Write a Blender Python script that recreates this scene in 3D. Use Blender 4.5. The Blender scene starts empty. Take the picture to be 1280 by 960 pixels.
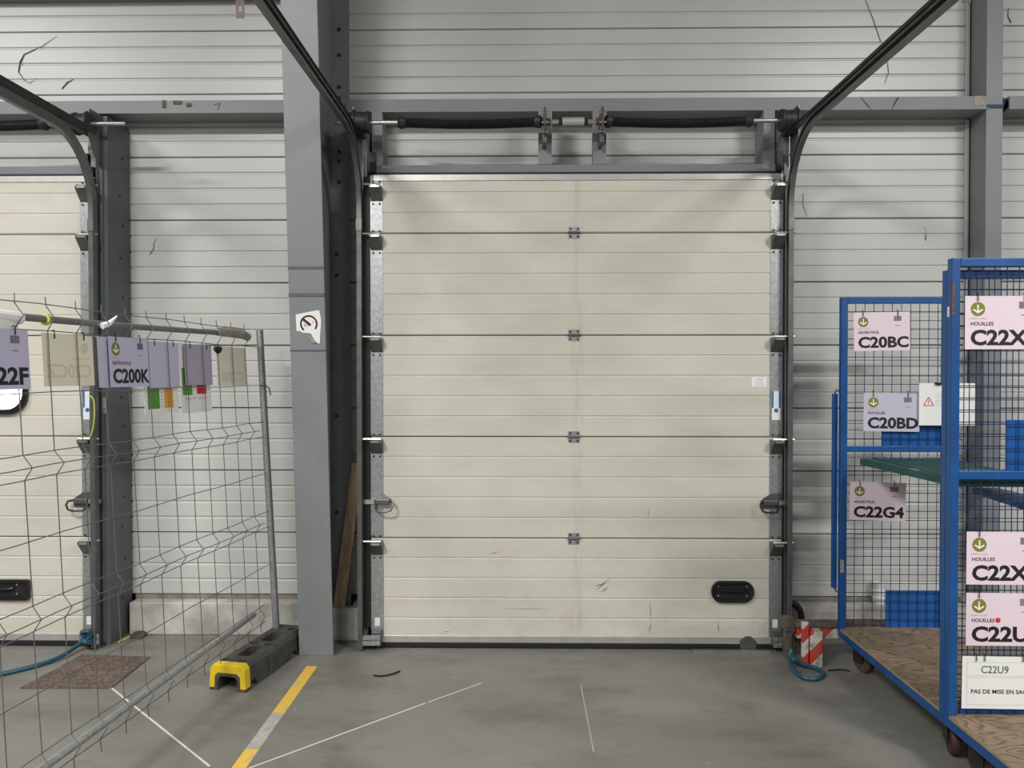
import bpy, bmesh, math, random
from mathutils import Vector, Matrix, Euler

random.seed(7)
scene = bpy.context.scene
col = scene.collection
R = math.radians

# ------------------------------------------------------------------ camera
CAM_H, FPX = 1.66, 961.0
cam_data = bpy.data.cameras.new('camera')
cam_data.sensor_width = 36.0
cam_data.lens = FPX / 1280.0 * 36.0
cam_data.clip_start = 0.05
cam = bpy.data.objects.new('camera', cam_data)
cam.location = (0, 0, CAM_H)
cam.rotation_euler = (R(90 - 0.775), 0, R(0.835))
col.objects.link(cam)
scene.camera = cam

# ------------------------------------------------------------------ light
scene.view_settings.view_transform = 'Standard'
scene.view_settings.look = 'None'
scene.view_settings.gamma = 1.0
scene.view_settings.use_curve_mapping = False
scene.view_settings.exposure = 0.0

world = bpy.data.worlds.new('hall_ambient')
world.use_nodes = True
world.node_tree.nodes['Background'].inputs[0].default_value = (0.95, 1.0, 1.0, 1)
world.node_tree.nodes['Background'].inputs[1].default_value = 0.11
scene.world = world


def hall_lamp(x, y, z, power, sx=1.5, sy=0.35, rz=0.0):
    d = bpy.data.lights.new('hall_lamp', 'AREA')
    d.shape = 'RECTANGLE'; d.size = sx; d.size_y = sy
    d.energy = power; d.color = (1.0, 0.985, 0.95)
    o = bpy.data.objects.new('hall_lamp', d)
    o.location = (x, y, z); o.rotation_euler = (0, 0, rz)
    col.objects.link(o)
    o['label'] = 'ceiling strip lamp of the warehouse hall'
    o['category'] = 'lamp'; o['group'] = 'ceiling lamps of the hall'
    return o


for x, y, p in ((4.0, 0.1, 260), (-2.9, -0.4, 350), (-5.6, 1.3, 190), (6.5, -3.5, 330), (-2.4, -5.0, 330)):
    hall_lamp(x, y, 5.2, p)


# ------------------------------------------------------------------ pixel to place
def at(px, py, Y):
    d = Vector(((px - 640) / FPX, (480 - py) / FPX, -1.0))
    d = cam.rotation_euler.to_matrix() @ d
    k = Y / d.y
    return Vector((d.x * k, Y, CAM_H + d.z * k))


def on_floor(px, py, z=0.0):
    d = Vector(((px - 640) / FPX, (480 - py) / FPX, -1.0))
    d = cam.rotation_euler.to_matrix() @ d
    k = (z - CAM_H) / d.z
    return Vector((d.x * k, d.y * k, z))


# ------------------------------------------------------------------ materials
MATS = {}


def material(name, c, rough=0.5, metal=0.0, var=0.0, scale=6.0, bump=0.0, bscale=40.0,
             c2=None, emit=0.0, stretch=(1, 1, 1), spec=0.5, detail=5.0):
    m = bpy.data.materials.new(name); m.use_nodes = True
    nt = m.node_tree; b = nt.nodes['Principled BSDF']
    b.inputs['Base Color'].default_value = (*c, 1)
    b.inputs['Roughness'].default_value = rough
    b.inputs['Metallic'].default_value = metal
    b.inputs['Specular IOR Level'].default_value = spec
    tc = nt.nodes.new('ShaderNodeTexCoord')
    mp = nt.nodes.new('ShaderNodeMapping'); mp.inputs['Scale'].default_value = stretch
    nt.links.new(tc.outputs['Object'], mp.inputs[0])
    if var or c2:
        n = nt.nodes.new('ShaderNodeTexNoise'); n.inputs['Scale'].default_value = scale
        n.inputs['Detail'].default_value = detail; n.inputs['Roughness'].default_value = 0.62
        nt.links.new(mp.outputs[0], n.inputs['Vector'])
        r = nt.nodes.new('ShaderNodeValToRGB')
        if c2 is None:
            c2 = tuple(max(0, q * (1 - var)) for q in c)
        r.color_ramp.elements[0].color = (*c2, 1); r.color_ramp.elements[1].color = (*c, 1)
        r.color_ramp.elements[0].position = 0.32; r.color_ramp.elements[1].position = 0.66
        nt.links.new(n.outputs['Fac'], r.inputs[0])
        nt.links.new(r.outputs[0], b.inputs['Base Color'])
    if bump:
        n2 = nt.nodes.new('ShaderNodeTexNoise'); n2.inputs['Scale'].default_value = bscale
        n2.inputs['Detail'].default_value = 3
        nt.links.new(mp.outputs[0], n2.inputs['Vector'])
        bp = nt.nodes.new('ShaderNodeBump'); bp.inputs['Strength'].default_value = bump
        bp.inputs['Distance'].default_value = 0.004
        nt.links.new(n2.outputs['Fac'], bp.inputs['Height'])
        nt.links.new(bp.outputs[0], b.inputs['Normal'])
    if emit:
        b.inputs['Emission Color'].default_value = (*c, 1)
        b.inputs['Emission Strength'].default_value = emit
    MATS[name] = m
    return m


material('cladding', (0.605, 0.610, 0.588), 0.34, var=0.07, scale=2.2, bump=0.04, bscale=9)
material('concrete', (0.56, 0.545, 0.50), 0.85, c2=(0.33, 0.31, 0.28), scale=7, bump=0.5, bscale=30)
material('dirty_concrete', (0.30, 0.275, 0.235), 0.9, c2=(0.16, 0.14, 0.115), scale=9)
material('grey_paint', (0.238, 0.254, 0.263), 0.42, var=0.10, scale=3.5, bump=0.06, bscale=14)
material('girt_paint', (0.25, 0.265, 0.275), 0.5, var=0.12, scale=3.5)
material('dark_grey_paint', (0.10, 0.112, 0.124), 0.45, var=0.2, scale=5)
material('galvanised', (0.50, 0.52, 0.53), 0.42, metal=0.75, c2=(0.36, 0.38, 0.39), scale=45, detail=2)
material('dull_steel', (0.19, 0.195, 0.19), 0.42, metal=0.7, var=0.3, scale=14)
material('bright_steel', (0.70, 0.70, 0.67), 0.28, metal=0.9, var=0.2, scale=20)
material('dark_steel', (0.045, 0.045, 0.045), 0.5, metal=0.4, var=0.3, scale=20)
material('spring_black', (0.035, 0.04, 0.048), 0.42, metal=0.5, var=0.3, scale=12)
material('rubber', (0.012, 0.012, 0.013), 0.55)
material('black_plastic', (0.012, 0.012, 0.013), 0.28)
material('aluminium', (0.62, 0.61, 0.58), 0.38, metal=0.6, var=0.15, scale=12)
material('recycled_plastic', (0.085, 0.08, 0.07), 0.75, c2=(0.045, 0.043, 0.04), scale=18, bump=0.3, bscale=60)
material('yellow_plastic', (0.86, 0.60, 0.02), 0.45, var=0.15, scale=14)
material('cart_blue', (0.008, 0.090, 0.31), 0.4, c2=(0.007, 0.062, 0.21), scale=5)
material('wire_blue', (0.006, 0.028, 0.095), 0.45)
material('sheet_blue', (0.010, 0.10, 0.36), 0.36, c2=(0.008, 0.075, 0.27), scale=3)
material('dirty_steel', (0.15, 0.125, 0.10), 0.75, c2=(0.075, 0.06, 0.05), scale=20)
material('rust', (0.22, 0.11, 0.06), 0.8, c2=(0.09, 0.05, 0.03), scale=30)
material('green_shelf', (0.02, 0.10, 0.085), 0.55, c2=(0.012, 0.06, 0.055), scale=10)
material('pink_paper', (0.80, 0.66, 0.745), 0.6)
material('lavender_paper', (0.56, 0.535, 0.715), 0.6)
material('pale_lavender_paper', (0.56, 0.53, 0.65), 0.4)
material('mauve_paper', (0.42, 0.385, 0.49), 0.65)
material('cream_paper', (0.86, 0.81, 0.66), 0.7)
material('faded_print', (0.70, 0.655, 0.53), 0.7)
material('white_paper', (0.86, 0.86, 0.85), 0.6)
material('ink', (0.010, 0.010, 0.011), 0.6)
material('grey_ink', (0.16, 0.15, 0.16), 0.6)
material('olive_print', (0.21, 0.215, 0.03), 0.6)
material('green_print', (0.09, 0.30, 0.035), 0.6)
material('dark_green_print', (0.06, 0.15, 0.035), 0.6)
material('orange_print', (0.85, 0.38, 0.03), 0.6)
material('red_print', (0.62, 0.02, 0.05), 0.6)
material('pink_print', (0.62, 0.14, 0.30), 0.6)
material('maroon_print', (0.055, 0.006, 0.009), 0.6)
material('line_print', (0.55, 0.55, 0.55), 0.6)
material('blue_print', (0.02, 0.17, 0.48), 0.5)
material('blue_hose', (0.012, 0.080, 0.125), 0.4)
material('blue_strap', (0.01, 0.045, 0.13), 0.6)
material('cobweb_dust', (0.09, 0.085, 0.075), 0.9)
material('window_glow', (0.93, 0.97, 1.0), 0.3, emit=2.2)
material('wheel_red', (0.075, 0.028, 0.025), 0.6, var=0.4, scale=20)
material('wheel_brown', (0.09, 0.07, 0.055), 0.6, var=0.4, scale=20)
material('tape', (0.42, 0.38, 0.33), 0.55, var=0.4, scale=40)
material('yellow_green_cord', (0.55, 0.60, 0.12), 0.5)
material('rail_paint', (0.19, 0.19, 0.18), 0.5, var=0.3, scale=10)
material('wire_grey', (0.17, 0.165, 0.155), 0.5, metal=0.4)
material('chalk', (0.68, 0.66, 0.58), 0.9)
material('scuff', (0.27, 0.255, 0.23), 0.8)


def nodes_of(name, rough):
    m = bpy.data.materials.new(name); m.use_nodes = True
    nt = m.node_tree; b = nt.nodes['Principled BSDF']; b.inputs['Roughness'].default_value = rough
    MATS[name] = m
    N = nt.nodes.new; L = nt.links.new
    tc = N('ShaderNodeTexCoord')
    return nt, b, N, L, tc


def noise(N, L, vec, scale, detail=5, rough=0.6):
    n = N('ShaderNodeTexNoise'); n.inputs['Scale'].default_value = scale
    n.inputs['Detail'].default_value = detail; n.inputs['Roughness'].default_value = rough
    L(vec, n.inputs['Vector']); return n.outputs['Fac']


def ramp(N, L, fac, stops):
    r = N('ShaderNodeValToRGB')
    while len(r.color_ramp.elements) < len(stops):
        r.color_ramp.elements.new(0.5)
    for e, (p, c) in zip(r.color_ramp.elements, stops):
        e.position = p; e.color = (*c, 1)
    L(fac, r.inputs[0]); return r.outputs[0]


def mapped(N, L, vec, scale, rot=(0, 0, 0)):
    mp = N('ShaderNodeMapping'); mp.inputs['Scale'].default_value = scale
    mp.inputs['Rotation'].default_value = rot
    L(vec, mp.inputs[0]); return mp.outputs[0]


def mix(N, L, fac, a, b, mode='MIX'):
    x = N('ShaderNodeMix'); x.data_type = 'RGBA'; x.blend_type = mode
    if isinstance(fac, float): x.inputs[0].default_value = fac
    else: L(fac, x.inputs[0])
    for s, v in ((6, a), (7, b)):
        if isinstance(v, tuple): x.inputs[s].default_value = (*v, 1)
        else: L(v, x.inputs[s])
    return x.outputs[2]


def bumped(N, L, b, h, strength, dist=0.004):
    bp = N('ShaderNodeBump'); bp.inputs['Strength'].default_value = strength
    bp.inputs['Distance'].default_value = dist
    L(h, bp.inputs['Height']); L(bp.outputs[0], b.inputs['Normal'])


# concrete floor: smooth power-floated slab with brownish and dark stains and pale flecks
nt, b, N, L, tc = nodes_of('floor_concrete', 0.5)
o = tc.outputs['Object']
base = ramp(N, L, noise(N, L, o, 1.3, 8, 0.65), [(0.25, (0.158, 0.152, 0.135)), (0.5, (0.200, 0.194, 0.175)), (0.75, (0.240, 0.232, 0.209))])
stain = ramp(N, L, noise(N, L, mapped(N, L, o, (1.0, 1.8, 1)), 2.1, 6, 0.6), [(0.50, (0, 0, 0)), (0.70, (1, 1, 1))])
c = mix(N, L, stain, base, (0.155, 0.132, 0.108))
dark = ramp(N, L, noise(N, L, mapped(N, L, o, (0.7, 1.3, 1)), 3.7, 7, 0.7), [(0.55, (0, 0, 0)), (0.78, (0.8, 0.8, 0.8))])
c = mix(N, L, dark, c, (0.10, 0.098, 0.09))
fleck = ramp(N, L, noise(N, L, o, 26, 3, 0.5), [(0.74, (0, 0, 0)), (0.78, (1, 1, 1))])
c = mix(N, L, fleck, c, (0.40, 0.39, 0.36))
L(c, b.inputs['Base Color'])
rr = ramp(N, L, noise(N, L, o, 2.5, 5, 0.6), [(0.3, (0.38, 0.38, 0.38)), (0.7, (0.62, 0.62, 0.62))]); L(rr, b.inputs['Roughness'])
bumped(N, L, b, noise(N, L, o, 35, 5, 0.6), 0.12)

# door skin: beige stucco-embossed steel, faint grime and the brown drip under the middle hinges
nt, b, N, L, tc = nodes_of('door_skin', 0.42)
o = tc.outputs['Object']
base = ramp(N, L, noise(N, L, mapped(N, L, o, (1, 1, 2.5)), 2.2, 6, 0.62), [(0.3, (0.585, 0.56, 0.485)), (0.65, (0.655, 0.632, 0.555))])
sx = N('ShaderNodeSeparateXYZ'); L(o, sx.inputs[0])
dx = N('ShaderNodeMath'); dx.operation = 'SUBTRACT'; L(sx.outputs[0], dx.inputs[0]); dx.inputs[1].default_value = 1.245
ab = N('ShaderNodeMath'); ab.operation = 'ABSOLUTE'; L(dx.outputs[0], ab.inputs[0])
drip = ramp(N, L, ab.outputs[0], [(0.015, (1, 1, 1)), (0.05, (0, 0, 0))])
dn = ramp(N, L, noise(N, L, mapped(N, L, o, (6, 6, 0.7)), 6, 4, 0.6), [(0.4, (0, 0, 0)), (0.75, (0.55, 0.55, 0.55))])
dm = mix(N, L, 1.0, drip, dn, 'MULTIPLY')
c = mix(N, L, dm, base, (0.46, 0.40, 0.30))
low = N('ShaderNodeMapRange'); L(sx.outputs[2], low.inputs[0]); low.inputs[1].default_value = 0.0; low.inputs[2].default_value = 0.8
low.inputs[3].default_value = 0.45; low.inputs[4].default_value = 0.0
gr = ramp(N, L, noise(N, L, mapped(N, L, o, (2.2, 2, 3)), 3.2, 7, 0.7), [(0.5, (0, 0, 0)), (0.75, (1, 1, 1))])
gm = mix(N, L, 1.0, gr, low.outputs[0], 'MULTIPLY')
c = mix(N, L, gm, c, (0.42, 0.36, 0.28))
L(c, b.inputs['Base Color'])
bumped(N, L, b, noise(N, L, o, 130, 2, 0.5), 0.10, 0.002)

# plywood deck
nt, b, N, L, tc = nodes_of('plywood', 0.6)
o = tc.outputs['Object']
g = noise(N, L, mapped(N, L, o, (1.3, 3.4, 1)), 1.7, 2.5, 0.5)
g1_ = N('ShaderNodeMath'); g1_.operation = 'MULTIPLY'; L(g, g1_.inputs[0]); g1_.inputs[1].default_value = 17.0
g2_ = N('ShaderNodeMath'); g2_.operation = 'FRACT'; L(g1_.outputs[0], g2_.inputs[0])
base = ramp(N, L, g2_.outputs[0], [(0.0, (0.10, 0.066, 0.04)), (0.22, (0.235, 0.17, 0.11)), (0.8, (0.285, 0.21, 0.14)), (1.0, (0.15, 0.10, 0.062))])
st = ramp(N, L, noise(N, L, o, 4, 6, 0.7), [(0.5, (0, 0, 0)), (0.75, (0.8, 0.8, 0.8))])
c = mix(N, L, st, base, (0.13, 0.095, 0.065))
L(c, b.inputs['Base Color'])
material('plywood_edge', (0.42, 0.31, 0.19), 0.7, var=0.4, scale=30)

# weathered plank
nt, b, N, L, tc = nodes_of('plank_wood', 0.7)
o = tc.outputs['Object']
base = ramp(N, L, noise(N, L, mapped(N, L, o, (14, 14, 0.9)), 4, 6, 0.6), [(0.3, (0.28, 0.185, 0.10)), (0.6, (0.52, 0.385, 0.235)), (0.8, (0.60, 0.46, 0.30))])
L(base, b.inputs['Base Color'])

# woven brown mat
nt, b, N, L, tc = nodes_of('mat_fibre', 0.95)
o = tc.outputs['Object']
v = N('ShaderNodeTexVoronoi'); v.inputs['Scale'].default_value = 45; L(mapped(N, L, o, (1, 1, 1)), v.inputs['Vector'])
base = ramp(N, L, v.outputs['Distance'], [(0.1, (0.21, 0.15, 0.115)), (0.6, (0.095, 0.07, 0.055))])
pale = ramp(N, L, noise(N, L, o, 9, 5, 0.7), [(0.5, (0, 0, 0)), (0.75, (0.6, 0.6, 0.6))])
L(mix(N, L, pale, base, (0.24, 0.20, 0.165)), b.inputs['Base Color'])
bumped(N, L, b, v.outputs['Distance'], 0.9, 0.006)

# worn yellow floor line
nt, b, N, L, tc = nodes_of('yellow_line', 0.6)
o = tc.outputs['Object']
wear = ramp(N, L, noise(N, L, mapped(N, L, o, (9, 2.2, 1)), 3, 7, 0.7), [(0.60, (0, 0, 0)), (0.66, (1, 1, 1))])
L(mix(N, L, wear, (0.74, 0.48, 0.07), (0.42, 0.40, 0.35)), b.inputs['Base Color'])
material('worn_line', (0.47, 0.455, 0.41), 0.7, c2=(0.33, 0.32, 0.29), scale=18)

# red and white hazard stripes
nt, b, N, L, tc = nodes_of('hazard_stripes', 0.5)
o = tc.outputs['Object']
s = N('ShaderNodeSeparateXYZ'); L(o, s.inputs[0])
a1 = N('ShaderNodeMath'); a1.operation = 'SUBTRACT'; L(s.outputs[0], a1.inputs[0]); L(s.outputs[2], a1.inputs[1])
a2 = N('ShaderNodeMath'); a2.operation = 'MULTIPLY_ADD'; L(a1.outputs[0], a2.inputs[0]); a2.inputs[1].default_value = 6.2; a2.inputs[2].default_value = 10.22
a3 = N('ShaderNodeMath'); a3.operation = 'FRACT'; L(a2.outputs[0], a3.inputs[0])
a4 = N('ShaderNodeMath'); a4.operation = 'GREATER_THAN'; L(a3.outputs[0], a4.inputs[0]); a4.inputs[1].default_value = 0.5
c = mix(N, L, a4.outputs[0], (0.62, 0.60, 0.56), (0.55, 0.05, 0.035))
dirt = ramp(N, L, noise(N, L, o, 16, 6, 0.7), [(0.5, (0, 0, 0)), (0.7, (1, 1, 1))])
L(mix(N, L, dirt, c, (0.20, 0.15, 0.12)), b.inputs['Base Color'])


# ------------------------------------------------------------------ mesh helpers
class MB:
    def __init__(s): s.v = []; s.f = []

    def add(s, vs, fs):
        k = len(s.v); s.v += [Vector(p) for p in vs]; s.f += [[i + k for i in f] for f in fs]; return s

    def box(s, x0, x1, y0, y1, z0, z1):
        v = [(x, y, z) for z in (z0, z1) for y in (y0, y1) for x in (x0, x1)]
        return s.add(v, [[0, 2, 3, 1], [4, 5, 7, 6], [0, 1, 5, 4], [2, 6, 7, 3], [0, 4, 6, 2], [1, 3, 7, 5]])

    def prism(s, pts, axis, a, b):
        n = len(pts)
        def mk(t, p):
            if axis == 'x': return (t, p[0], p[1])
            if axis == 'y': return (p[0], t, p[1])
            return (p[0], p[1], t)
        v = [mk(a, p) for p in pts] + [mk(b, p) for p in pts]
        f = [[i, (i + 1) % n, n + (i + 1) % n, n + i] for i in range(n)]
        f += [list(range(n))[::-1], list(range(n, 2 * n))]
        return s.add(v, f)

    def tube(s, path, r, n=6, closed=False):
        path = [Vector(p) for p in path]; m = len(path)
        t = (path[1] - path[0]).normalized()
        up = Vector((0, 0, 1)) if abs(t.z) < 0.9 else Vector((1, 0, 0))
        nrm = (up - t * up.dot(t)).normalized()
        rings = []
        for i in range(m):
            if i == 0: ti = path[1] - path[0]
            elif i == m - 1: ti = path[-1] - path[-2]
            else: ti = (path[i + 1] - path[i]).normalized() + (path[i] - path[i - 1]).normalized()
            ti = ti.normalized()
            nrm = (nrm - ti * nrm.dot(ti)).normalized()
            bi = ti.cross(nrm)
            rr = r[i] if isinstance(r, (list, tuple)) else r
            rings.append([path[i] + (nrm * math.cos(2 * math.pi * k / n) + bi * math.sin(2 * math.pi * k / n)) * rr for k in range(n)])
        v = [p for q in rings for p in q]
        f = [[i * n + k, i * n + (k + 1) % n, (i + 1) * n + (k + 1) % n, (i + 1) * n + k] for i in range(m - 1) for k in range(n)]
        f += [list(range(n))[::-1], [(m - 1) * n + k for k in range(n)]]
        return s.add(v, f)

    def lathe(s, prof, cx, cy, cz, axis='x', n=16):
        rings = []
        for t, r in prof:
            ring = []
            for k in range(n):
                a = 2 * math.pi * k / n; p, q = r * math.cos(a), r * math.sin(a)
                if axis == 'x': ring.append((cx + t, cy + p, cz + q))
                elif axis == 'y': ring.append((cx + p, cy + t, cz + q))
                else: ring.append((cx + p, cy + q, cz + t))
            rings.append(ring)
        v = [p for q in rings for p in q]; m = len(prof)
        f = [[i * n + k, i * n + (k + 1) % n, (i + 1) * n + (k + 1) % n, (i + 1) * n + k] for i in range(m - 1) for k in range(n)]
        f += [list(range(n))[::-1], [(m - 1) * n + k for k in range(n)]]
        return s.add(v, f)

    def sweep(s, prof, path):
        """profile (dx, dn) carried along a path that lies in a plane of constant x"""
        path = [Vector(p) for p in path]; m = len(path); n = len(prof); v = []
        for i in range(m):
            t = (path[min(i + 1, m - 1)] - path[max(i - 1, 0)]).normalized()
            nr = Vector((0, -t.z, t.y))
            for dx, dn in prof: v.append(path[i] + Vector((dx, 0, 0)) + nr * dn)
        f = [[i * n + k, i * n + (k + 1) % n, (i + 1) * n + (k + 1) % n, (i + 1) * n + k] for i in range(m - 1) for k in range(n)]
        f += [list(range(n))[::-1], [(m - 1) * n + k for k in range(n)]]
        return s.add(v, f)

    def disc(s, cx, cz, r, y0, y1, n=24):
        return s.prism([(cx + r * math.cos(2 * math.pi * k / n), cz + r * math.sin(2 * math.pi * k / n)) for k in range(n)], 'y', y0, y1)


def world_loc(o):
    p = Vector((0, 0, 0))
    while o: p = p + o.location; o = o.parent
    return p


def obj(name, mb, mat, parent=None, smooth=False, bevel=0.0, local=False, seg=2):
    me = bpy.data.meshes.new(name)
    vs = [Vector(p) for p in mb.v]
    loc = Vector((0, 0, 0))
    if parent is not None and not local:
        off = world_loc(parent); vs = [p - off for p in vs]
    elif parent is None and not local:
        loc = Vector(((min(p.x for p in vs) + max(p.x for p in vs)) / 2, (min(p.y for p in vs) + max(p.y for p in vs)) / 2, min(p.z for p in vs)))
        vs = [p - loc for p in vs]
    me.from_pydata([tuple(p) for p in vs], [], mb.f)
    bm = bmesh.new(); bm.from_mesh(me)
    bmesh.ops.recalc_face_normals(bm, faces=bm.faces)
    if bevel:
        es = [e for e in bm.edges if len(e.link_faces) == 2 and e.calc_face_angle(0) > 0.6]
        bmesh.ops.bevel(bm, geom=es, offset=bevel, segments=seg, affect='EDGES', profile=0.5)
    bm.to_mesh(me); bm.free()
    if smooth:
        for p in me.polygons: p.use_smooth = True
        me.set_sharp_from_angle(angle=R(38))
    me.materials.append(MATS[mat])
    ob = bpy.data.objects.new(name, me); col.objects.link(ob); ob.location = loc
    if parent is not None: ob.parent = parent
    return ob


def tag(o, label, cat=None, group=None, kind=None):
    o['label'] = label
    if cat: o['category'] = cat
    if group: o['group'] = group
    if kind: o['kind'] = kind
    return o


def thing(name, loc, label, cat, group=None, kind=None, rot=(0, 0, 0)):
    o = bpy.data.objects.new(name, None); col.objects.link(o)
    o.location = loc; o.rotation_euler = rot; o.empty_display_size = 0.1
    return tag(o, label, cat, group, kind)


def share(src, parent, loc):
    c = src.copy(); col.objects.link(c); c.parent = parent; c.location = loc; return c


def text_mb(txt, x0, x1, z0, z1, y, weight=0.0, mirror=False, thick=0.0003):
    cu = bpy.data.curves.new('t', 'FONT'); cu.body = txt; cu.offset = weight; cu.resolution_u = 3
    ob = bpy.data.objects.new('t', cu)
    me = bpy.data.meshes.new_from_object(ob)
    xs = [v.co.x for v in me.vertices]; ys = [v.co.y for v in me.vertices]
    ax, bx, ay, by = min(xs), max(xs), min(ys), max(ys)
    mb = MB()
    def fx(q):
        t = (q - ax) / (bx - ax)
        if mirror: t = 1 - t
        return x0 + t * (x1 - x0)
    mb.add([(fx(v.co.x), y, z0 + (v.co.y - ay) / (by - ay) * (z1 - z0)) for v in me.vertices], [list(p.vertices) for p in me.polygons])
    bpy.data.objects.remove(ob); bpy.data.curves.remove(cu); bpy.data.meshes.remove(me)
    return mb


# ================================================================== SETTING
FLOOR = obj('floor', MB().box(-7, 7, -6, 5.1, -0.12, 0), 'floor_concrete')
tag(FLOOR, 'smooth grey concrete floor with stains', 'floor', kind='structure')


def strip(name, p0, p1, w, mat, parent, z=0.0015):
    p0, p1 = Vector((p0.x, p0.y, 0)), Vector((p1.x, p1.y, 0))
    t = (p1 - p0).normalized(); n = Vector((-t.y, t.x, 0)) * w / 2
    return obj(name, MB().prism([tuple((p0 + n).xy), tuple((p1 + n).xy), tuple((p1 - n).xy), tuple((p0 - n).xy)], 'z', 0.0002, z), mat, parent)


a, b_ = on_floor(390, 833), on_floor(290, 972)
def along(t): return a.lerp(b_, t)
strip('painted_line', along(0), along(0.50), 0.062, 'yellow_line', FLOOR)
strip('painted_line', along(0.502), along(0.80), 0.062, 'worn_line', FLOOR)
strip('painted_line', along(0.802), along(1.6), 0.062, 'yellow_line', FLOOR)
strip('chalk_line', on_floor(602, 854), on_floor(535, 878), 0.005, 'chalk', FLOOR)
strip('chalk_line', on_floor(532, 879), on_floor(250, 983), 0.007, 'chalk', FLOOR)
strip('chalk_line', on_floor(138, 859), on_floor(262, 958), 0.009, 'chalk', FLOOR)
strip('chalk_line', on_floor(726, 856), on_floor(742, 940), 0.006, 'worn_line', FLOOR)

WALL_Y = 4.92
wall = thing('wall_back', (0.3, WALL_Y, 0), 'off-white ribbed metal cladding wall behind the dock doors', 'wall', kind='structure')
# cladding trays 0.40 m tall with three shallow ribs, joint lines between trays
PITCH = 0.402
Z0 = at(250, 665.5, WALL_Y).z - PITCH   # bottom of lowest full tray


def tray(x0, x1, z0, z1, full=True):
    pts = [(WALL_Y + 0.05, z0 + 0.002)]
    h = 0.1005; k = 0
    zz = z0 + 0.003
    pts.append((WALL_Y + 0.012, zz)); pts.append((WALL_Y + 0.002, zz + 0.004))
    for i in range(1, 5):
        zr = z0 + i * h
        if zr > z1 - 0.02: break
        pts += [(WALL_Y, zr - 0.012), (WALL_Y + 0.009, zr - 0.003), (WALL_Y + 0.009, zr + 0.002), (WALL_Y + 0.001, zr + 0.007)]
    pts += [(WALL_Y, z1 - 0.005), (WALL_Y + 0.012, z1 - 0.002), (WALL_Y + 0.05, z1 - 0.002)]
    return obj('cladding_panel', MB().prism(pts, 'x', x0, x1), 'cladding', wall)


PLINTH_TOP = 0.205
XTL_, XTR_ = at(450, 400, 4.575).x, at(987, 400, 4.575).x
bays_low = [(-2.53, -1.23), (-1.21, XTL_ - 0.017), (XTR_ + 0.018, 2.86), (2.92, 4.6)]
bays_high = [(-6.2, -1.23), (-1.21, 2.86), (2.92, 5.2)]
for k in range(-1, 11):
    z0 = Z0 + k * PITCH; z1 = z0 + PITCH
    for x0, x1 in (bays_low if z1 < 2.75 else bays_high):
        if z0 < PLINTH_TOP + 0.01:
            if z1 > PLINTH_TOP + 0.05: tray(x0, x1, max(z0, PLINTH_TOP + 0.003), z1)
        else:
            tray(x0, x1, z0, z1)
obj('backing', MB().box(-7, 7, WALL_Y + 0.05, WALL_Y + 0.12, 0, 5.2), 'dark_grey_paint', wall)
for x0, x1 in ((-2.505, -1.335), (-1.08, XTL_ - 0.02), (XTR_ + 0.02, 4.6)):
    obj('plinth', MB().box(x0, x1, 4.83, WALL_Y + 0.05, 0, PLINTH_TOP), 'concrete', wall, bevel=0.008)
obj('plinth', MB().box(-1.185, XTL_ - 0.02, 4.735, 4.797, 0, PLINTH_TOP), 'concrete', wall, bevel=0.008)
for x0, x1 in ((-2.505, -1.335), (XTR_ + 0.02, 4.6)):
    obj('base_ledge', MB().box(x0, x1, WALL_Y - 0.003, WALL_Y + 0.05, PLINTH_TOP + 0.0005, Z0 + 0.001), 'dirty_concrete', wall)
for px in (1209.5, 435.0):
    p = at(px, 60, WALL_Y - 0.01)
    obj('corner_flashing', MB().box(p.x - 0.011, p.x + 0.011, WALL_Y - 0.02, WALL_Y, 3.36, 5.0), 'cladding', wall, bevel=0.004)
p = at(1209.5, 60, WALL_Y - 0.01)
obj('corner_flashing', MB().box(p.x - 0.011, p.x + 0.011, WALL_Y - 0.02, WALL_Y, 0.21, 3.26), 'cladding', wall, bevel=0.004)
mb = MB()
zt = at(100, -1.0, 4.86).z
for i in range(121):
    x = -3.6 + i * 0.0185
    mb.prism([(x, zt + 0.0), (x + 0.012, zt), (x + 0.02, zt + 0.05), (x + 0.008, zt + 0.05)], 'y', 4.85, 4.87)
mb.box(-3.6, -1.34, 4.87, WALL_Y - 0.001, zt + 0.01, zt + 0.06)
tr = obj('perforated_tray', mb, 'girt_paint'); tag(tr, 'perforated metal cable tray along the top of the wall', 'cable tray')

# horizontal girt (beam), three lengths
def girt(x0, x1, label):
    z0 = at(900, 138, 4.73).z; z1 = at(900, 122, 4.73).z
    mb = MB().prism([(4.73, z0), (4.73, z1), (4.742, z1), (4.742, z0 + 0.012), (WALL_Y - 0.002, z0 + 0.012), (WALL_Y - 0.002, z0)], 'x', x0, x1)
    mb.box(x0, x1, 4.742, WALL_Y - 0.002, z1 - 0.012, z1)
    g = obj('steel_girt', mb, 'girt_paint'); return tag(g, label, 'beam', kind='structure')


g1 = girt(-6.2, -1.325, 'grey horizontal steel girt left of the tapered column'); g1.name = 'trim_1'
g2 = girt(-1.09, 2.835, 'grey horizontal steel girt above the middle dock door'); g2.name = 'trim_2'
g3 = girt(2.95, 5.2, 'grey horizontal steel girt right of the slim post'); g3.name = 'trim_3'
for px, py, w, h in ((205, 126, 0.02, 0.045), (222, 124, 0.05, 0.02), (236, 127, 0.03, 0.02)):
    p = at(px, py + 4, 4.727)
    obj('rusty_clip', MB().box(p.x - w / 2, p.x + w / 2, 4.722, 4.73, p.z - h / 2, p.z + h / 2), 'dirty_steel', g1)
p = at(1225, 126, 4.727)
obj('torn_sticker', MB().box(p.x - 0.035, p.x + 0.03, 4.7275, 4.73, p.z - 0.026, p.z + 0.03), 'tape', g2)

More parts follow.
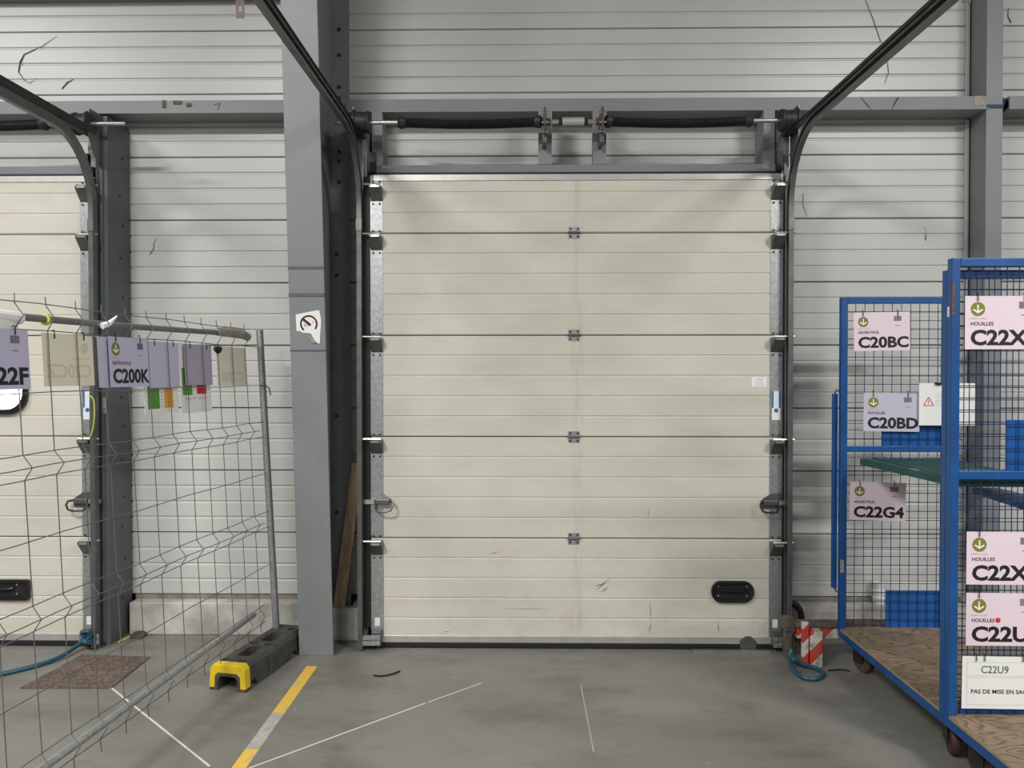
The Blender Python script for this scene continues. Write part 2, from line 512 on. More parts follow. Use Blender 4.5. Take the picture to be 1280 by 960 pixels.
# tapered portal column
column = thing('trim_4', (-1.218, 4.6, 0), 'grey painted tapered steel column with a torn sign', 'column', kind='structure')
def col_y(z): return 4.485 - 0.083 * z
ZT = 5.0
obj('inner_flange', MB().prism([(col_y(0), 0), (col_y(ZT), ZT), (col_y(ZT) + 0.016, ZT), (col_y(0) + 0.016, 0)], 'x', -1.318, -1.117), 'grey_paint', column, bevel=0.002)
obj('web', MB().prism([(col_y(0) + 0.016, 0), (col_y(ZT) + 0.016, ZT), (4.80, ZT), (4.80, 0)], 'x', -1.212, -1.200), 'grey_paint', column)
obj('outer_flange', MB().box(-1.33, -1.085, 4.80, 4.82, 0, ZT), 'grey_paint', column)
mb = MB()
for py in (37, 69, 109, 123, 190, 202, 228, 318, 344, 520, 640):
    p = at(424 if py < 300 else 421, py, 4.80)
    mb.lathe([(-0.008, 0.011), (0.002, 0.011)], p.x, 4.80, p.z, 'y', 8)
obj('bolts', mb, 'dark_steel', column)['kind'] = 'stuff'
for py, h in ((335.5, 0.007), (369, 0.009), (438, 0.004)):
    z = at(385, py, 4.33).z
    obj('strap', MB().box(-1.3185, -1.1165, col_y(z) - 0.003, col_y(z) + 0.014, z - h, z + h), 'dark_grey_paint', column)

# slim wall post at right
XP0 = at(1231, 300, 4.74).x
post_r = thing('trim_5', (XP0 + 0.05, 4.8, 0), 'slim grey steel wall post behind the blue roll cages', 'post', kind='structure')
obj('front_flange', MB().box(XP0, XP0 + 0.098, 4.735, 4.747, 0, 5), 'grey_paint', post_r)
obj('web', MB().box(XP0 + 0.002, XP0 + 0.014, 4.747, 4.915, 0, 5), 'girt_paint', post_r)
obj('rear_flange', MB().box(XP0 + 0.002, XP0 + 0.11, 4.905, 4.917, 0, 5), 'girt_paint', post_r)
p = at(1241, 133, 4.735)
tag(obj('tie_strap', MB().box(XP0 - 0.002, XP0 + 0.106, 4.729, 4.7345, p.z - 0.010, p.z + 0.010).box(XP0 + 0.10, XP0 + 0.106, 4.729, 4.76, p.z - 0.010, p.z + 0.05), 'blue_strap'),
    'dark blue strap tied round the slim grey post at girt height', 'strap')

# ================================================================== SECTIONAL DOORS
DY = 4.62
PL, PR = at(479, 500, DY).x, at(962, 500, DY).x       # visible skin edges
SW = 0.075                                            # galvanised end strips
JZ = [at(700, y, DY).z for y in (801, 673, 546, 419, 291, 218)]
JZ[0] = 0.062


def section_profile(z0, z1, bands):
    pts = [(DY + 0.04, z0 + 0.002), (DY + 0.008, z0 + 0.002), (DY + 0.001, z0 + 0.007)]
    n = bands
    for i in range(1, n):
        z = z1 - i * 0.1225 if n < 5 else z0 + (z1 - z0) * i / n
        pts_i = [(DY, z - 0.006), (DY + 0.004, z - 0.002), (DY + 0.004, z + 0.002), (DY, z + 0.006)]
        pts += pts_i
    pts += [(DY, z1 - 0.008), (DY + 0.007, z1 - 0.003), (DY + 0.04, z1 - 0.003)]
    return pts


def section_profile_top(z0, z1):
    pts = [(DY + 0.04, z0 + 0.002), (DY + 0.008, z0 + 0.002), (DY + 0.001, z0 + 0.007)]
    for z in (z0 + 0.122, z0 + 0.244):
        pts += [(DY, z - 0.006), (DY + 0.004, z - 0.002), (DY + 0.004, z + 0.002), (DY, z + 0.006)]
    pts += [(DY, z1), (DY + 0.04, z1)]
    return pts


def wedge(x0, x1, zt, h=0.085, out=0.065):
    """roller bracket: folded plate leaning out from the door at its top"""
    mb = MB()
    mb.prism([(DY - 0.004, zt - h), (DY - out, zt - 0.012), (DY - out, zt), (DY - 0.004, zt)], 'x', x0, x1)
    return mb


def build_door(name, ox, label, only_right=False):
    xl, xr = PL - SW + ox, PR + SW + ox
    root = thing(name, ((xl + xr) / 2 - 0, DY, 0), label, 'door', kind='structure')
    root.location = (xl, DY, 0)
    for k in range(5):
        prof = section_profile(JZ[k], JZ[k + 1], 5) if k < 4 else section_profile_top(JZ[k], JZ[k + 1])
        s = obj('door_section', MB().prism(prof, 'x', xl, xr), 'door_skin', root)
        for side in (0, 1):
            if side == 0 and only_right: continue
            x0 = xl if side == 0 else xr - SW
            e = obj('end_strip', MB().box(x0, x0 + SW, DY - 0.004, DY - 0.0005, JZ[k] + 0.012, JZ[k + 1] - (0.012 if k < 4 else 0.045)), 'galvanised', s)
    mb = MB().box(xl + 0.02, xr - 0.02, DY - 0.006, DY + 0.002, JZ[5] - 0.035, JZ[5])
    obj('top_rail', mb, 'aluminium', root)
    obj('top_seal', MB().box(xl + 0.01, xr - 0.01, DY - 0.004, DY + 0.05, JZ[5], JZ[5] + 0.014), 'rubber', root)
    obj('bottom_rail', MB().box(xl + 0.03, xr - 0.03, DY - 0.006, DY + 0.04, 0.036, 0.078), 'aluminium', root, bevel=0.003)
    obj('floor_seal', MB().box(xl + 0.02, xr - 0.02, DY - 0.002, DY + 0.04, 0.0, 0.036), 'rubber', root, bevel=0.006)
    # brackets with rollers at every joint
    for side in (0, 1):
        if side == 0 and only_right: continue
        sg = -1 if side == 0 else 1
        x0 = xl if side == 0 else xr - SW
        xe = xl if side == 0 else xr
        sa, sb = sorted((xe + sg * 0.003, (XTR_ if side else XTL_) + ox - sg * 0.0165))
        obj('side_seal', MB().box(sa, sb, 4.608, 4.632, 0.13, 2.84), 'rubber', root)
        for z in (JZ[5] - 0.055, JZ[4], JZ[3], JZ[2], JZ[1]):
            z = z - 0.018
            br = obj('roller_bracket', wedge(x0 + 0.004, x0 + SW - 0.002, z), 'dull_steel', root)
            obj('bracket_lip', MB().box(x0 + 0.016, x0 + SW - 0.012, DY - 0.069, DY - 0.0655, z - 0.014, z - 0.001), 'bright_steel', br)
            obj('roller_shaft', MB().tube([(x0 + SW / 2 - sg * 0.03, DY - 0.055, z + 0.007), (xe + sg * 0.055, DY - 0.05, z + 0.007)], 0.006, 8), 'bright_steel', br)
            obj('bolts', MB().lathe([(-0.006, 0.006), (0, 0.006)], x0 + 0.018, DY - 0.004, z - 0.10, 'y', 6).lathe([(-0.006, 0.006), (0, 0.006)], x0 + SW - 0.018, DY - 0.004, z - 0.10, 'y', 6)
                .lathe([(-0.006, 0.006), (0, 0.006)], x0 + 0.018, DY - 0.004, z + 0.03, 'y', 6).lathe([(-0.006, 0.006), (0, 0.006)], x0 + SW - 0.018, DY - 0.004, z + 0.03, 'y', 6), 'dark_steel', br)
        # latch: backing plate, slide housing and bent handle
        zc = at(480, 628, DY).z
        xi = x0 + SW if side == 0 else x0          # inner edge of the strip
        s2 = 1 if side == 0 else -1
        pl = [(xi - s2 * SW, zc - 0.03), (xi - s2 * SW, zc + 0.06), (xi - s2 * 0.01, zc + 0.06), (xi + s2 * 0.05, zc + 0.02), (xi + s2 * 0.05, zc - 0.03)]
        lt = obj('latch_plate', MB().prism(pl, 'y', DY - 0.009, DY - 0.0042), 'galvanised' if side == 0 else 'dull_steel', root)
        xa, xb = sorted((xi - s2 * 0.045, xi + s2 * 0.04))
        obj('latch_housing', MB().box(xa, xb, DY - 0.030, DY - 0.009, zc - 0.008, zc + 0.022), 'dull_steel', lt, bevel=0.004)
        obj('latch_bolt', MB().box(min(xi - s2 * 0.12, xi - s2 * 0.05), max(xi - s2 * 0.12, xi - s2 * 0.05), DY - 0.026, DY - 0.012, zc - 0.006, zc + 0.02), 'bright_steel', lt)
        hp = [(xi + s2 * 0.045, DY - 0.02, zc + 0.012), (xi + s2 * 0.062, DY - 0.045, zc + 0.010), (xi + s2 * 0.068, DY - 0.055, zc - 0.01),
              (xi + s2 * 0.055, DY - 0.058, zc - 0.038), (xi + s2 * 0.03, DY - 0.058, zc - 0.046), (xi - s2 * 0.03, DY - 0.05, zc - 0.046), (xi - s2 * 0.042, DY - 0.03, zc - 0.03), (xi - s2 * 0.042, DY - 0.010, zc - 0.012)]
        obj('latch_handle', MB().tube(hp, 0.0065, 8), 'dark_steel' if side else 'dull_steel', lt, smooth=True)
        # bottom bracket
        bx0, bx1 = (x0 - 0.055, x0 + SW - 0.01) if side == 0 else (x0 + 0.01, x0 + SW + 0.055)
        bb = obj('bottom_bracket', MB().box(x0 + 0.012, x0 + SW - 0.008, DY - 0.06, DY - 0.004, 0.03, 0.115), 'dull_steel', root, bevel=0.003)
        for zz in (0.05, 0.083):
            obj('bracket_plate', MB().box(bx0, bx1, DY - 0.066, DY - 0.060, zz - 0.014, zz + 0.014), 'galvanised', bb)
        obj('bolts', MB().lathe([(-0.007, 0.008), (0, 0.008)], x0 + 0.03, DY - 0.066, 0.05, 'y', 6).lathe([(-0.007, 0.008), (0, 0.008)], x0 + 0.055, DY - 0.066, 0.05, 'y', 6).lathe([(-0.007, 0.008), (0, 0.008)], x0 + 0.03, DY - 0.066, 0.083, 'y', 6), 'bright_steel', bb)
        obj('rating_sticker', MB().box(x0 + 0.022, x0 + 0.052, DY - 0.0055, DY - 0.0042, 0.135, 0.185), 'white_paper', root)
        # blue and white sticker on right-hand strips
        if side == 1:
            z1, z0 = at(968, 489, DY).z, at(968, 525, DY).z
            stk = obj('warning_sticker', MB().box(x0 + 0.012, x0 + SW - 0.012, DY - 0.0055, DY - 0.0042, z0, z1), 'white_paper', root)
            obj('sticker_print', MB().box(x0 + 0.012, x0 + 0.022, DY - 0.0062, DY - 0.0056, z1 - 0.10, z1).box(x0 + SW - 0.022, x0 + SW - 0.012, DY - 0.0062, DY - 0.0056, z1 - 0.10, z1)
                .disc(x0 + SW / 2, z1 - 0.115, 0.013, DY - 0.0062, DY - 0.0056, 12), 'blue_print', stk)
    # middle hinges
    if not only_right:
        xm = at(717.5, 400, DY).x + ox
        for z in JZ[1:5]:
            h = obj('hinge', MB().box(xm - 0.034, xm + 0.034, DY - 0.004, DY - 0.0002, z - 0.034, z + 0.034), 'galvanised', root, bevel=0.0015)
            obj('hinge_pin', MB().tube([(xm - 0.036, DY - 0.008, z), (xm + 0.036, DY - 0.008, z)], 0.007, 8), 'dull_steel', h)
            mb = MB()
            for dx in (-0.022, 0.022):
                for dz in (-0.022, 0.022): mb.lathe([(-0.005, 0.0065), (0, 0.0065)], xm + dx, DY - 0.004, z + dz, 'y', 6)
            obj('screws', mb, 'dark_steel', h)
    return root


def round_rect(cx, cz, w, h, r, n=6):
    pts = []
    for sx, sz, a0 in ((1, 1, 0), (-1, 1, 90), (-1, -1, 180), (1, -1, 270)):
        for k in range(n + 1):
            a = R(a0 + 90 * k / n)
            pts.append((cx + sx * (w / 2 - r) + r * math.cos(a), cz + sz * (h / 2 - r) + r * math.sin(a)))
    return pts


def ring_mb(outer, inner, y0, y1):
    n = len(outer); mb = MB()
    v = [(p[0], y0, p[1]) for p in outer] + [(p[0], y0 + 0.004, p[1]) for p in inner] + [(p[0], y1, p[1]) for p in outer] + [(p[0], y1, p[1]) for p in inner]
    f = []
    for i in range(n):
        j = (i + 1) % n
        f += [[i, j, n + j, n + i], [2 * n + i, 2 * n + j, j, i], [n + i, n + j, 3 * n + j, 3 * n + i], [2 * n + i, 3 * n + i, 3 * n + j, 2 * n + j]]
    return mb.add(v, f)


def pull_handle(door, cx, cz, w, h, r):
    fr = obj('pull_handle', ring_mb(round_rect(cx, cz, w, h, r), round_rect(cx, cz, w - 0.05, h - 0.04, max(0.012, r - 0.02)), DY - 0.020, DY - 0.0003), 'black_plastic', door, smooth=True)
    obj('handle_cup', MB().prism(round_rect(cx, cz, w - 0.04, h - 0.03, max(0.012, r - 0.015)), 'y', DY - 0.004, DY - 0.0004), 'rubber', fr)
    obj('handle_grip', MB().tube([(cx - w * 0.30, DY - 0.008, cz + 0.012), (cx - w * 0.25, DY - 0.022, cz + 0.008), (cx + w * 0.25, DY - 0.022, cz + 0.008), (cx + w * 0.30, DY - 0.008, cz + 0.012)], 0.009, 8), 'black_plastic', fr, smooth=True)
    mb = MB()
    for dx in (-0.34, 0.34):
        for dz in (-0.2, 0.25): mb.lathe([(-0.006, 0.006), (0, 0.006)], cx + dx * w, DY - 0.006, cz + dz * h, 'y', 6)
    obj('screws', mb, 'bright_steel', fr)


door = build_door('door_1', 0.0, 'cream sectional dock door with five ribbed sections, shut, in mid wall')
c = at(915, 739, DY); pull_handle(door, c.x, c.z, 0.252, 0.128, 0.058)
p = at(949, 477.5, DY)
stk = obj('door_sticker', MB().box(p.x - 0.044, p.x + 0.044, DY - 0.0012, DY - 0.0002, p.z - 0.028, p.z + 0.028), 'white_paper', door)
mb = MB().box(p.x - 0.016, p.x + 0.022, DY - 0.0018, DY - 0.0012, p.z + 0.011, p.z + 0.019)
for k in range(4): mb.box(p.x - 0.03, p.x + 0.03 - 0.008 * (k % 2), DY - 0.0018, DY - 0.0012, p.z - 0.020 + 0.007 * k, p.z - 0.0175 + 0.007 * k)
obj('sticker_print', mb, 'line_print', stk)
mb = MB()
for px0, py0, px1, py1, w in ((742, 733, 757, 729, .004), (744, 739, 763, 722, .005), (750, 741, 762, 733, .005), (812, 752, 814, 778, .003), (814, 778, 811, 792, .004),
                              (612, 693, 624, 689, .003), (897, 776, 899, 792, .004), (624, 761, 690, 761, .002), (810, 633, 811, 650, .002), (555, 790, 562, 789, .003)):
    q0, q1 = at(px0, py0, DY), at(px1, py1, DY); t = (q1 - q0).normalized(); n = Vector((-t.z, 0, t.x)) * w
    mid = (q0 + q1) / 2
    mb.prism([(q0.x, q0.z), (mid.x + n.x, mid.z + n.z), (q1.x, q1.z), (mid.x - n.x, mid.z - n.z)], 'y', DY - 0.0007, DY - 0.0001)
obj('scuff_marks', mb, 'scuff', door)['kind'] = 'stuff'
p = at(935, 806, DY)
cl = obj('bottom_clamp', MB().prism([(p.x - 0.045, 0.0), (p.x - 0.055, 0.06), (p.x - 0.02, 0.085), (p.x + 0.015, 0.085), (p.x + 0.05, 0.05), (p.x + 0.045, 0.0)], 'y', DY - 0.014, DY - 0.0065), 'dull_steel', door, bevel=0.003)
p = at(896, 813, DY - 0.03)
tag(obj('floor_strip', MB().box(p.x - 0.15, p.x + 0.32, DY - 0.05, DY - 0.022, 0.0, 0.012), 'bright_steel'), 'thin bright metal strip on the floor under the door seal', 'metal strip')

OX = -4.15
door2 = build_door('door_2', OX, 'cream sectional dock door with window behind the wire fence', only_right=True)
c = at(-12, 736.5, DY); pull_handle(door2, c.x, c.z, 0.50, 0.125, 0.018)
c = at(36, 485.5, DY); cx = c.x - 0.33
wn = obj('window_frame', ring_mb(round_rect(cx, c.z, 0.66, 0.315, 0.12, 8), round_rect(cx, c.z, 0.60, 0.255, 0.10, 8), DY - 0.022, DY - 0.0003), 'black_plastic', door2, smooth=True)
obj('window_pane', MB().prism(round_rect(cx, c.z, 0.60, 0.255, 0.10, 8), 'y', DY - 0.006, DY - 0.002), 'window_glow', wn)


# ------------------------------------------------------------------ door frame posts, tracks, torsion gear
def guide_post(x0, x1, outer, label):
    """folded channel from floor to girt: front face with a raised rib, deep side face"""
    rt = thing('door_post', ((x0 + x1) / 2, 4.77, 0), label, 'post')
    w = x1 - x0
    pts = [(x0, 4.645), (x0 + w * .30, 4.645), (x0 + w * .36, 4.637), (x0 + w * .64, 4.637), (x0 + w * .70, 4.645), (x1, 4.645), (x1, 4.905), (x0, 4.905)]
    obj('channel', MB().prism(pts, 'z', 0.0, 3.22), 'dark_grey_paint' if outer else 'girt_paint', rt)
    mb = MB(); xs = x1 if outer > 0 else x0
    for k in range(14):
        z = 0.25 + k * 0.21 + (0.03 if k % 3 else 0)
        mb.lathe([(-0.003, 0.009), (0.003, 0.009)], xs, 4.79 + (0.03 if k % 2 else 0), z, 'x', 8)
    obj('bolts', mb, 'dark_steel', rt)['kind'] = 'stuff'
    return rt


def track(x, sg, label, hanger_y=None, hanger_side=0, hanger_z=2.945):
    """sg: +1 when the door lies to the left of this track"""
    rt = thing('door_track', (x, 4.57, 0), label, 'track')
    yv, zh, r = 4.575, 3.047, 0.40
    path = [(x, yv, 0.015), (x, yv, 1.2), (x, yv, 2.0), (x, yv, zh - r)]
    for k in range(1, 13):
        a = R(90 * k / 12)
        path.append((x, yv - r + r * math.cos(a), zh - r + r * math.sin(a)))
    path += [(x, 3.2, zh), (x, 1.2, zh)]
    a, t, h = 0.014, 0.003, 0.026
    prof = [(sg * a, -h), (sg * a, h), (-sg * a, h), (-sg * a, h * .45), (-sg * (a - t), h * .45), (-sg * (a - t), h - t), (sg * (a - t), h - t), (sg * (a - t), -h + t), (-sg * (a - t), -h + t), (-sg * (a - t), -h * .45), (-sg * a, -h * .45), (-sg * a, -h)]
    if sg < 0: prof = prof[::-1]
    obj('rail', MB().sweep(prof, path), 'dull_steel', rt, smooth=True)
    mb = MB().prism([(x + sg * 0.014, zh + 0.026), (x + sg * 0.014, zh + 0.076), (x + sg * 0.017, zh + 0.076), (x + sg * 0.017, zh + 0.029), (x - sg * 0.024, zh + 0.029), (x - sg * 0.024, zh + 0.026)], 'y', 1.2, 4.634)
    obj('top_angle', mb, 'dark_steel', rt)
    xs = sorted((x + sg * 0.018, x + sg * 0.024))
    obj('flag_bracket', MB().prism([(4.55, 2.97), (4.634, 2.90), (4.634, 3.22), (4.50, 3.22), (4.50, 3.06)], 'x', *xs), 'dull_steel', rt)
    obj('splice_plate', MB().box(x - 0.017, x + 0.017, yv - 0.031, yv - 0.0262, zh - r - 0.14, zh - r - 0.07), 'dull_steel', rt)
    if hanger_y:
        xh = x + hanger_side * 0.05; mb = MB()
        for k in range(34):
            z = hanger_z + k * 0.045
            mb.box(xh - 0.015, xh - 0.006, hanger_y, hanger_y + 0.003, z, z + 0.045)
            mb.box(xh + 0.006, xh + 0.015, hanger_y, hanger_y + 0.003, z, z + 0.045)
            mb.box(xh - 0.006, xh + 0.006, hanger_y, hanger_y + 0.003, z, z + 0.022)
        h = obj('perforated_hanger', mb, 'dirty_steel', rt)
        obj('hanger_bolt', MB().tube([(xh + 0.012 * hanger_side, hanger_y - 0.004, zh), (x, hanger_y - 0.004, zh)], 0.006, 6), 'dull_steel', h)
    return rt


XTL, XTR = at(450, 400, 4.575).x, at(987, 400, 4.575).x
track(XTL, -1, 'curved steel door track rising beside the tapered grey column', 2.78, -1)
track(XTR, 1, 'curved steel door track on the sticker side of the middle dock door', 2.86, 1, 3.02)
track(XTR + OX, 1, 'curved steel door track of the dock door behind the fence')
guide_post(XTL - 0.015, XTL + 0.030, 0, 'steel door post at the tapered column side of the middle door')
guide_post(XTR - 0.032, XTR + 0.016, 0, 'steel door post at the roll cage side of the middle door')
guide_post(XTR + OX - 0.02, at(135.5, 400, 4.645).x, 1, 'dark grey steel door post behind the hanging papers')

# lintel and short uprights over the door
def header(ox, label):
    xl, xr = PL - SW + ox, PR + SW + ox
    rt = thing('door_header', ((xl + xr) / 2, 4.68, 2.87), label, 'door frame')
    z0 = JZ[5] + 0.014
    obj('lintel', MB().prism([(4.625, z0), (4.66, z0 + 0.055), (4.72, z0 + 0.055), (4.72, z0)], 'x', xl + 0.02, xr - 0.02), 'grey_paint', rt)
    zb = at(900, 138, 4.73).z
    for x0, x1 in ((at(465, 190, 4.73).x + ox, at(478, 190, 4.73).x + ox), (at(954, 190, 4.73).x + ox, at(968, 190, 4.73).x + ox)):
        obj('upright', MB().box(x0, x1, 4.725, 4.90, z0, zb - 0.001), 'girt_paint', rt)
    for px in (681.5, 749.5):
        x = at(px, 180, 4.66).x + ox
        obj('bearing_post', MB().box(x - 0.041, x + 0.041, 4.66, 4.72, z0 + 0.056, zb - 0.001), 'grey_paint', rt, bevel=0.003)
    for px in (466, 974.5):
        x = at(px, 205, 4.60).x + ox
        obj('rubber_stop', MB().box(x - 0.018, x + 0.018, 4.59, 4.624, z0 - 0.002, z0 + 0.115), 'rubber', rt)
    return rt


header(0, 'grey lintel with two bearing posts above the middle dock door')
header(OX, 'grey lintel above the dock door behind the fence')

SY, SZ = 4.53, at(720, 152, 4.53).z


def torsion(ox, label, spans, drums, bearings, coup, shaft):
    rt = thing('torsion_gear', ((shaft[0] + shaft[1]) / 2, SY, SZ - 0.07), label, 'spring shaft')
    obj('shaft', MB().lathe([(0, 0.0125), (shaft[1] - shaft[0], 0.0125)], shaft[0], SY, SZ, 'x', 12), 'bright_steel', rt, smooth=True)
    for x0, x1, lab in spans:
        prof = []; n = 120
        for k in range(n + 1):
            t = k / n; x = (x1 - x0) * t
            prof.append((x, 0.0265)); prof.append((x + (x1 - x0) / n * .5, 0.0302))
        mb = MB().lathe(prof, x0, SY, SZ, 'x', 14)
        for v in mb.v:
            t = (v.x - x0) / (x1 - x0); v.z -= 0.012 * math.sin(math.pi * min(1, max(0, t)))
        s = obj('spring', mb, 'spring_black', rt, smooth=True)
        for xe, d in ((x0, 1), (x1, -1)):
            obj('spring_cone', MB().lathe([(0, 0.028), (0.012 * d, 0.038), (0.03 * d, 0.036), (0.045 * d, 0.031)], xe - 0.02 * d, SY, SZ, 'x', 14), 'dark_steel', s, smooth=True)
    for x, d in drums:
        dr = obj('cable_drum', MB().lathe([(-0.05, 0.062), (-0.045, 0.073), (-0.034, 0.073), (-0.030, 0.062), (0.030, 0.060), (0.034, 0.066), (0.05, 0.064)] if d > 0 else
                                          [(-0.05, 0.064), (-0.034, 0.066), (-0.030, 0.060), (0.030, 0.062), (0.034, 0.073), (0.045, 0.073), (0.05, 0.062)], x, SY, SZ, 'x', 24), 'dark_steel', rt, smooth=True)
    for x in bearings:
        bp = obj('bearing_plate', MB().lathe([(-0.004, 0.085), (0.004, 0.085)], x, SY, SZ, 'x', 20), 'dull_steel', rt)
        obj('bearing_bracket', MB().box(x - 0.012, x + 0.012, SY, 4.6595, SZ - 0.12, SZ + 0.05), 'dull_steel', bp)
        mb = MB()
        for k in range(6):
            a = R(60 * k + 20)
            mb.lathe([(-0.02, 0.006), (0.02, 0.006)], x, SY + 0.062 * math.cos(a), SZ + 0.062 * math.sin(a), 'x', 6)
        obj('bolts', mb, 'bright_steel', bp)['kind'] = 'stuff'
        obj('bearing_collar', MB().lathe([(-0.035, 0.022), (0.035, 0.022)], x, SY, SZ, 'x', 12), 'rust', bp)
    if coup:
        obj('coupling', MB().lathe([(-0.064, 0.024), (0.064, 0.024)], coup, SY, SZ, 'x', 16), 'aluminium', rt, smooth=True)
        for q0, q1 in ((-0.085, -0.064), (0.064, 0.085)):
            obj('coupling_ring', MB().lathe([(q0, 0.02), (q1, 0.02)], coup, SY, SZ, 'x', 12), 'rubber', rt)
    return rt


X = lambda px: at(px, 152, SY).x
torsion(0, 'steel shaft with two black springs and drums over the middle door', ((X(502), X(673), 0), (X(760), X(936), 0)), ((X(452), 1), (X(986), -1)),
        (X(681), X(752.5)), X(716.5), (X(418), X(1005)))
torsion(OX, 'steel shaft with black spring and drum over the door behind the fence', ((X(760) + OX, X(936) + OX, 0),), ((X(986) + OX, -1),), (X(752.5) + OX,), None, (X(720) + OX, at(157, 152, SY).x))

# ================================================================== WIRE FENCE
UX = 0.114


def FX(d, z): return -2.013 - 0.052 * (z - 0.27) + UX * d


def FP(d, z, off=0.0): return Vector((FX(d, z) + off, d, z))


fence = thing('mobile_fence', (FX(4.58, 0.0), 4.58, 0.0), 'leaning welded wire mobile fence panel with papers clipped to it', 'fence')
D0, D1 = 1.15, 4.40
FOLDS = (1.866, 1.327, 0.79, 0.262)
pb, ptop = FP(4.58, 0.012), FP(4.58, 1.92)
po = obj('post', MB().tube([pb, ptop], 0.0205, 14), 'galvanised', fence, smooth=True)
obj('wire_tie', MB().tube([FP(4.54, 1.59, .0), FP(4.56, 1.588, .03), FP(4.6, 1.57, .03), FP(4.6, 1.53, .035)], 0.004, 6), 'dull_steel', po)
rail_t = obj('top_rail', MB().tube([FP(D0, 1.872, -.012), FP(2.6, 1.862, -.012), FP(3.3, 1.866, -.012), FP(4.42, 1.885, -.012)], 0.0135, 12), 'rail_paint', fence, smooth=True)
obj('tape_wrap', MB().tube([FP(4.10, 1.884, -.012), FP(4.2, 1.89, -.012), FP(4.38, 1.886, -.012), FP(4.44, 1.872, -.008)], [0.021, 0.029, 0.027, 0.024], 10), 'tape', rail_t, smooth=True)
rag = obj('white_tape', MB().tube([FP(2.45, 1.862, -.01), FP(2.72, 1.857, -.01)], [0.026, 0.022], 10).box(FX(2.6, 1.8) + .004, FX(2.6, 1.8) + .008, 2.48, 2.70, 1.815, 1.85), 'white_paper', rail_t)
obj('cord_tie', MB().tube([FP(2.84, 1.862, -.012), FP(2.852, 1.862, -.012)], 0.022, 10), 'yellow_green_cord', rail_t)
obj('paper_knot', MB().tube([FP(3.13, 1.855, .012), FP(3.16, 1.865, .02), FP(3.2, 1.9, .03)], [0.014, 0.012, 0.004], 6), 'white_paper', rail_t)
rail_b = obj('bottom_rail', MB().tube([FP(D0, 0.235, -.014), FP(2.75, 0.25, -.014), FP(4.34, 0.288, -.014)], 0.0155, 12), 'galvanised', fence, smooth=True)

HW = (1.915, 1.817, 1.59, 1.372, 1.327, 1.283, 1.065, 0.838, 0.79, 0.748, 0.527, 0.312, 0.262, 0.215)


def fold_off(z):
    for f in FOLDS:
        if abs(z - f) < 0.002: return 0.028
    return 0.0


for z in HW:
    end = 4.56 if z in (1.59, 1.372, 1.283, 1.065, 0.838, 0.748, 0.527, 1.817) else 4.45
    if z == 0.262: continue
    w = 0.004 if z in (1.59,) else 0.0
    path = [FP(D0 + (end - D0) * k / 16, z + (math.sin(k * 1.7) * 0.003 if 0 < k < 16 else 0), fold_off(z)) for k in range(17)]
    obj('horizontal_wire', MB().tube(path, 0.0021, 5), 'wire_grey', fence)
d = 4.385; k = 0
while d > D0:
    z_top = 1.945
    zs = []
    for f in FOLDS: zs += [(f + 0.045, 0), (f, 0.030), (f - 0.045, 0)]
    path = [FP(d + random.uniform(-.004, .004), z_top, 0)]
    for z, o_ in zs:
        path.append(FP(d + random.uniform(-.003, .003), z, o_))
    path.append(FP(d, 0.165, 0.002))
    obj('vertical_wire', MB().tube(path, 0.0022, 5), 'wire_grey', fence)
    d -= 0.1545; k += 1

# foot block
bang = math.atan2(0.2, 0.98)
near, far = Vector((-1.545, 3.975, 0)), None
LB, WB, HB = 0.665, 0.208, 0.135
blk = thing('fence_foot', (-1.545, 3.975, 0), 'black recycled plastic fence foot with yellow end cap', 'fence foot', rot=(0, 0, -bang))
hw = WB / 2


def boolean(ob, cutters):
    for c_ in cutters:
        m = ob.modifiers.new('cut', 'BOOLEAN'); m.operation = 'DIFFERENCE'; m.object = c_; m.solver = 'EXACT'
    dg = bpy.context.evaluated_depsgraph_get()
    me = bpy.data.meshes.new_from_object(ob.evaluated_get(dg))
    ob.modifiers.clear(); old = ob.data; ob.data = me
    for c_ in cutters:
        cm = c_.data; bpy.data.objects.remove(c_); bpy.data.meshes.remove(cm)
    bpy.data.meshes.remove(old)


arch = [(-hw, 0), (-hw + .005, HB - .02), (-hw + 0.022, HB), (hw - .022, HB), (hw - .005, HB - .02), (hw, 0), (hw - .045, 0), (hw - .048, 0.06), (hw - .062, 0.078), (-hw + .062, 0.078), (-hw + .048, 0.06), (-hw + .045, 0)]
body = obj('body', MB().prism(arch, 'y', 0.028, LB), 'recycled_plastic', blk, local=True)
cut = [obj('c', MB().prism(round_rect(0.0, 0, 0.082, 0.15, 0.02), 'y', 0, 1), 'rubber', None, local=True)]
bpy.data.objects.remove(cut[0])
cutters = []
for yc in (0.215, 0.45):
    pts = [(x, yc + z) for x, z in round_rect(0, 0, 0.075, 0.145, 0.015)]
    cutters.append(obj('c', MB().prism(pts, 'z', 0.02, 0.3), 'rubber', None, local=True))
for hx, hy in ((-0.058, 0.075), (0.04, 0.075), (-0.05, 0.335), (0.045, 0.335), (0.045, 0.60), (-0.052, 0.60)):
    cutters.append(obj('c', MB().prism([(hx + 0.023 * math.cos(R(20 * q)), hy + 0.023 * math.sin(R(20 * q))) for q in range(18)], 'z', 0.085, 0.3), 'rubber', None, local=True))
for yc in (0.08, 0.52):
    cutters.append(obj('c', MB().prism([(yc - 0.04, -0.01), (yc - 0.025, 0.04), (yc + 0.025, 0.04), (yc + 0.04, -0.01)], 'x', 0.045, 0.3), 'rubber', None, local=True))
for c_ in cutters:
    c_.parent = blk
bpy.context.view_layer.update()
boolean(body, cutters)
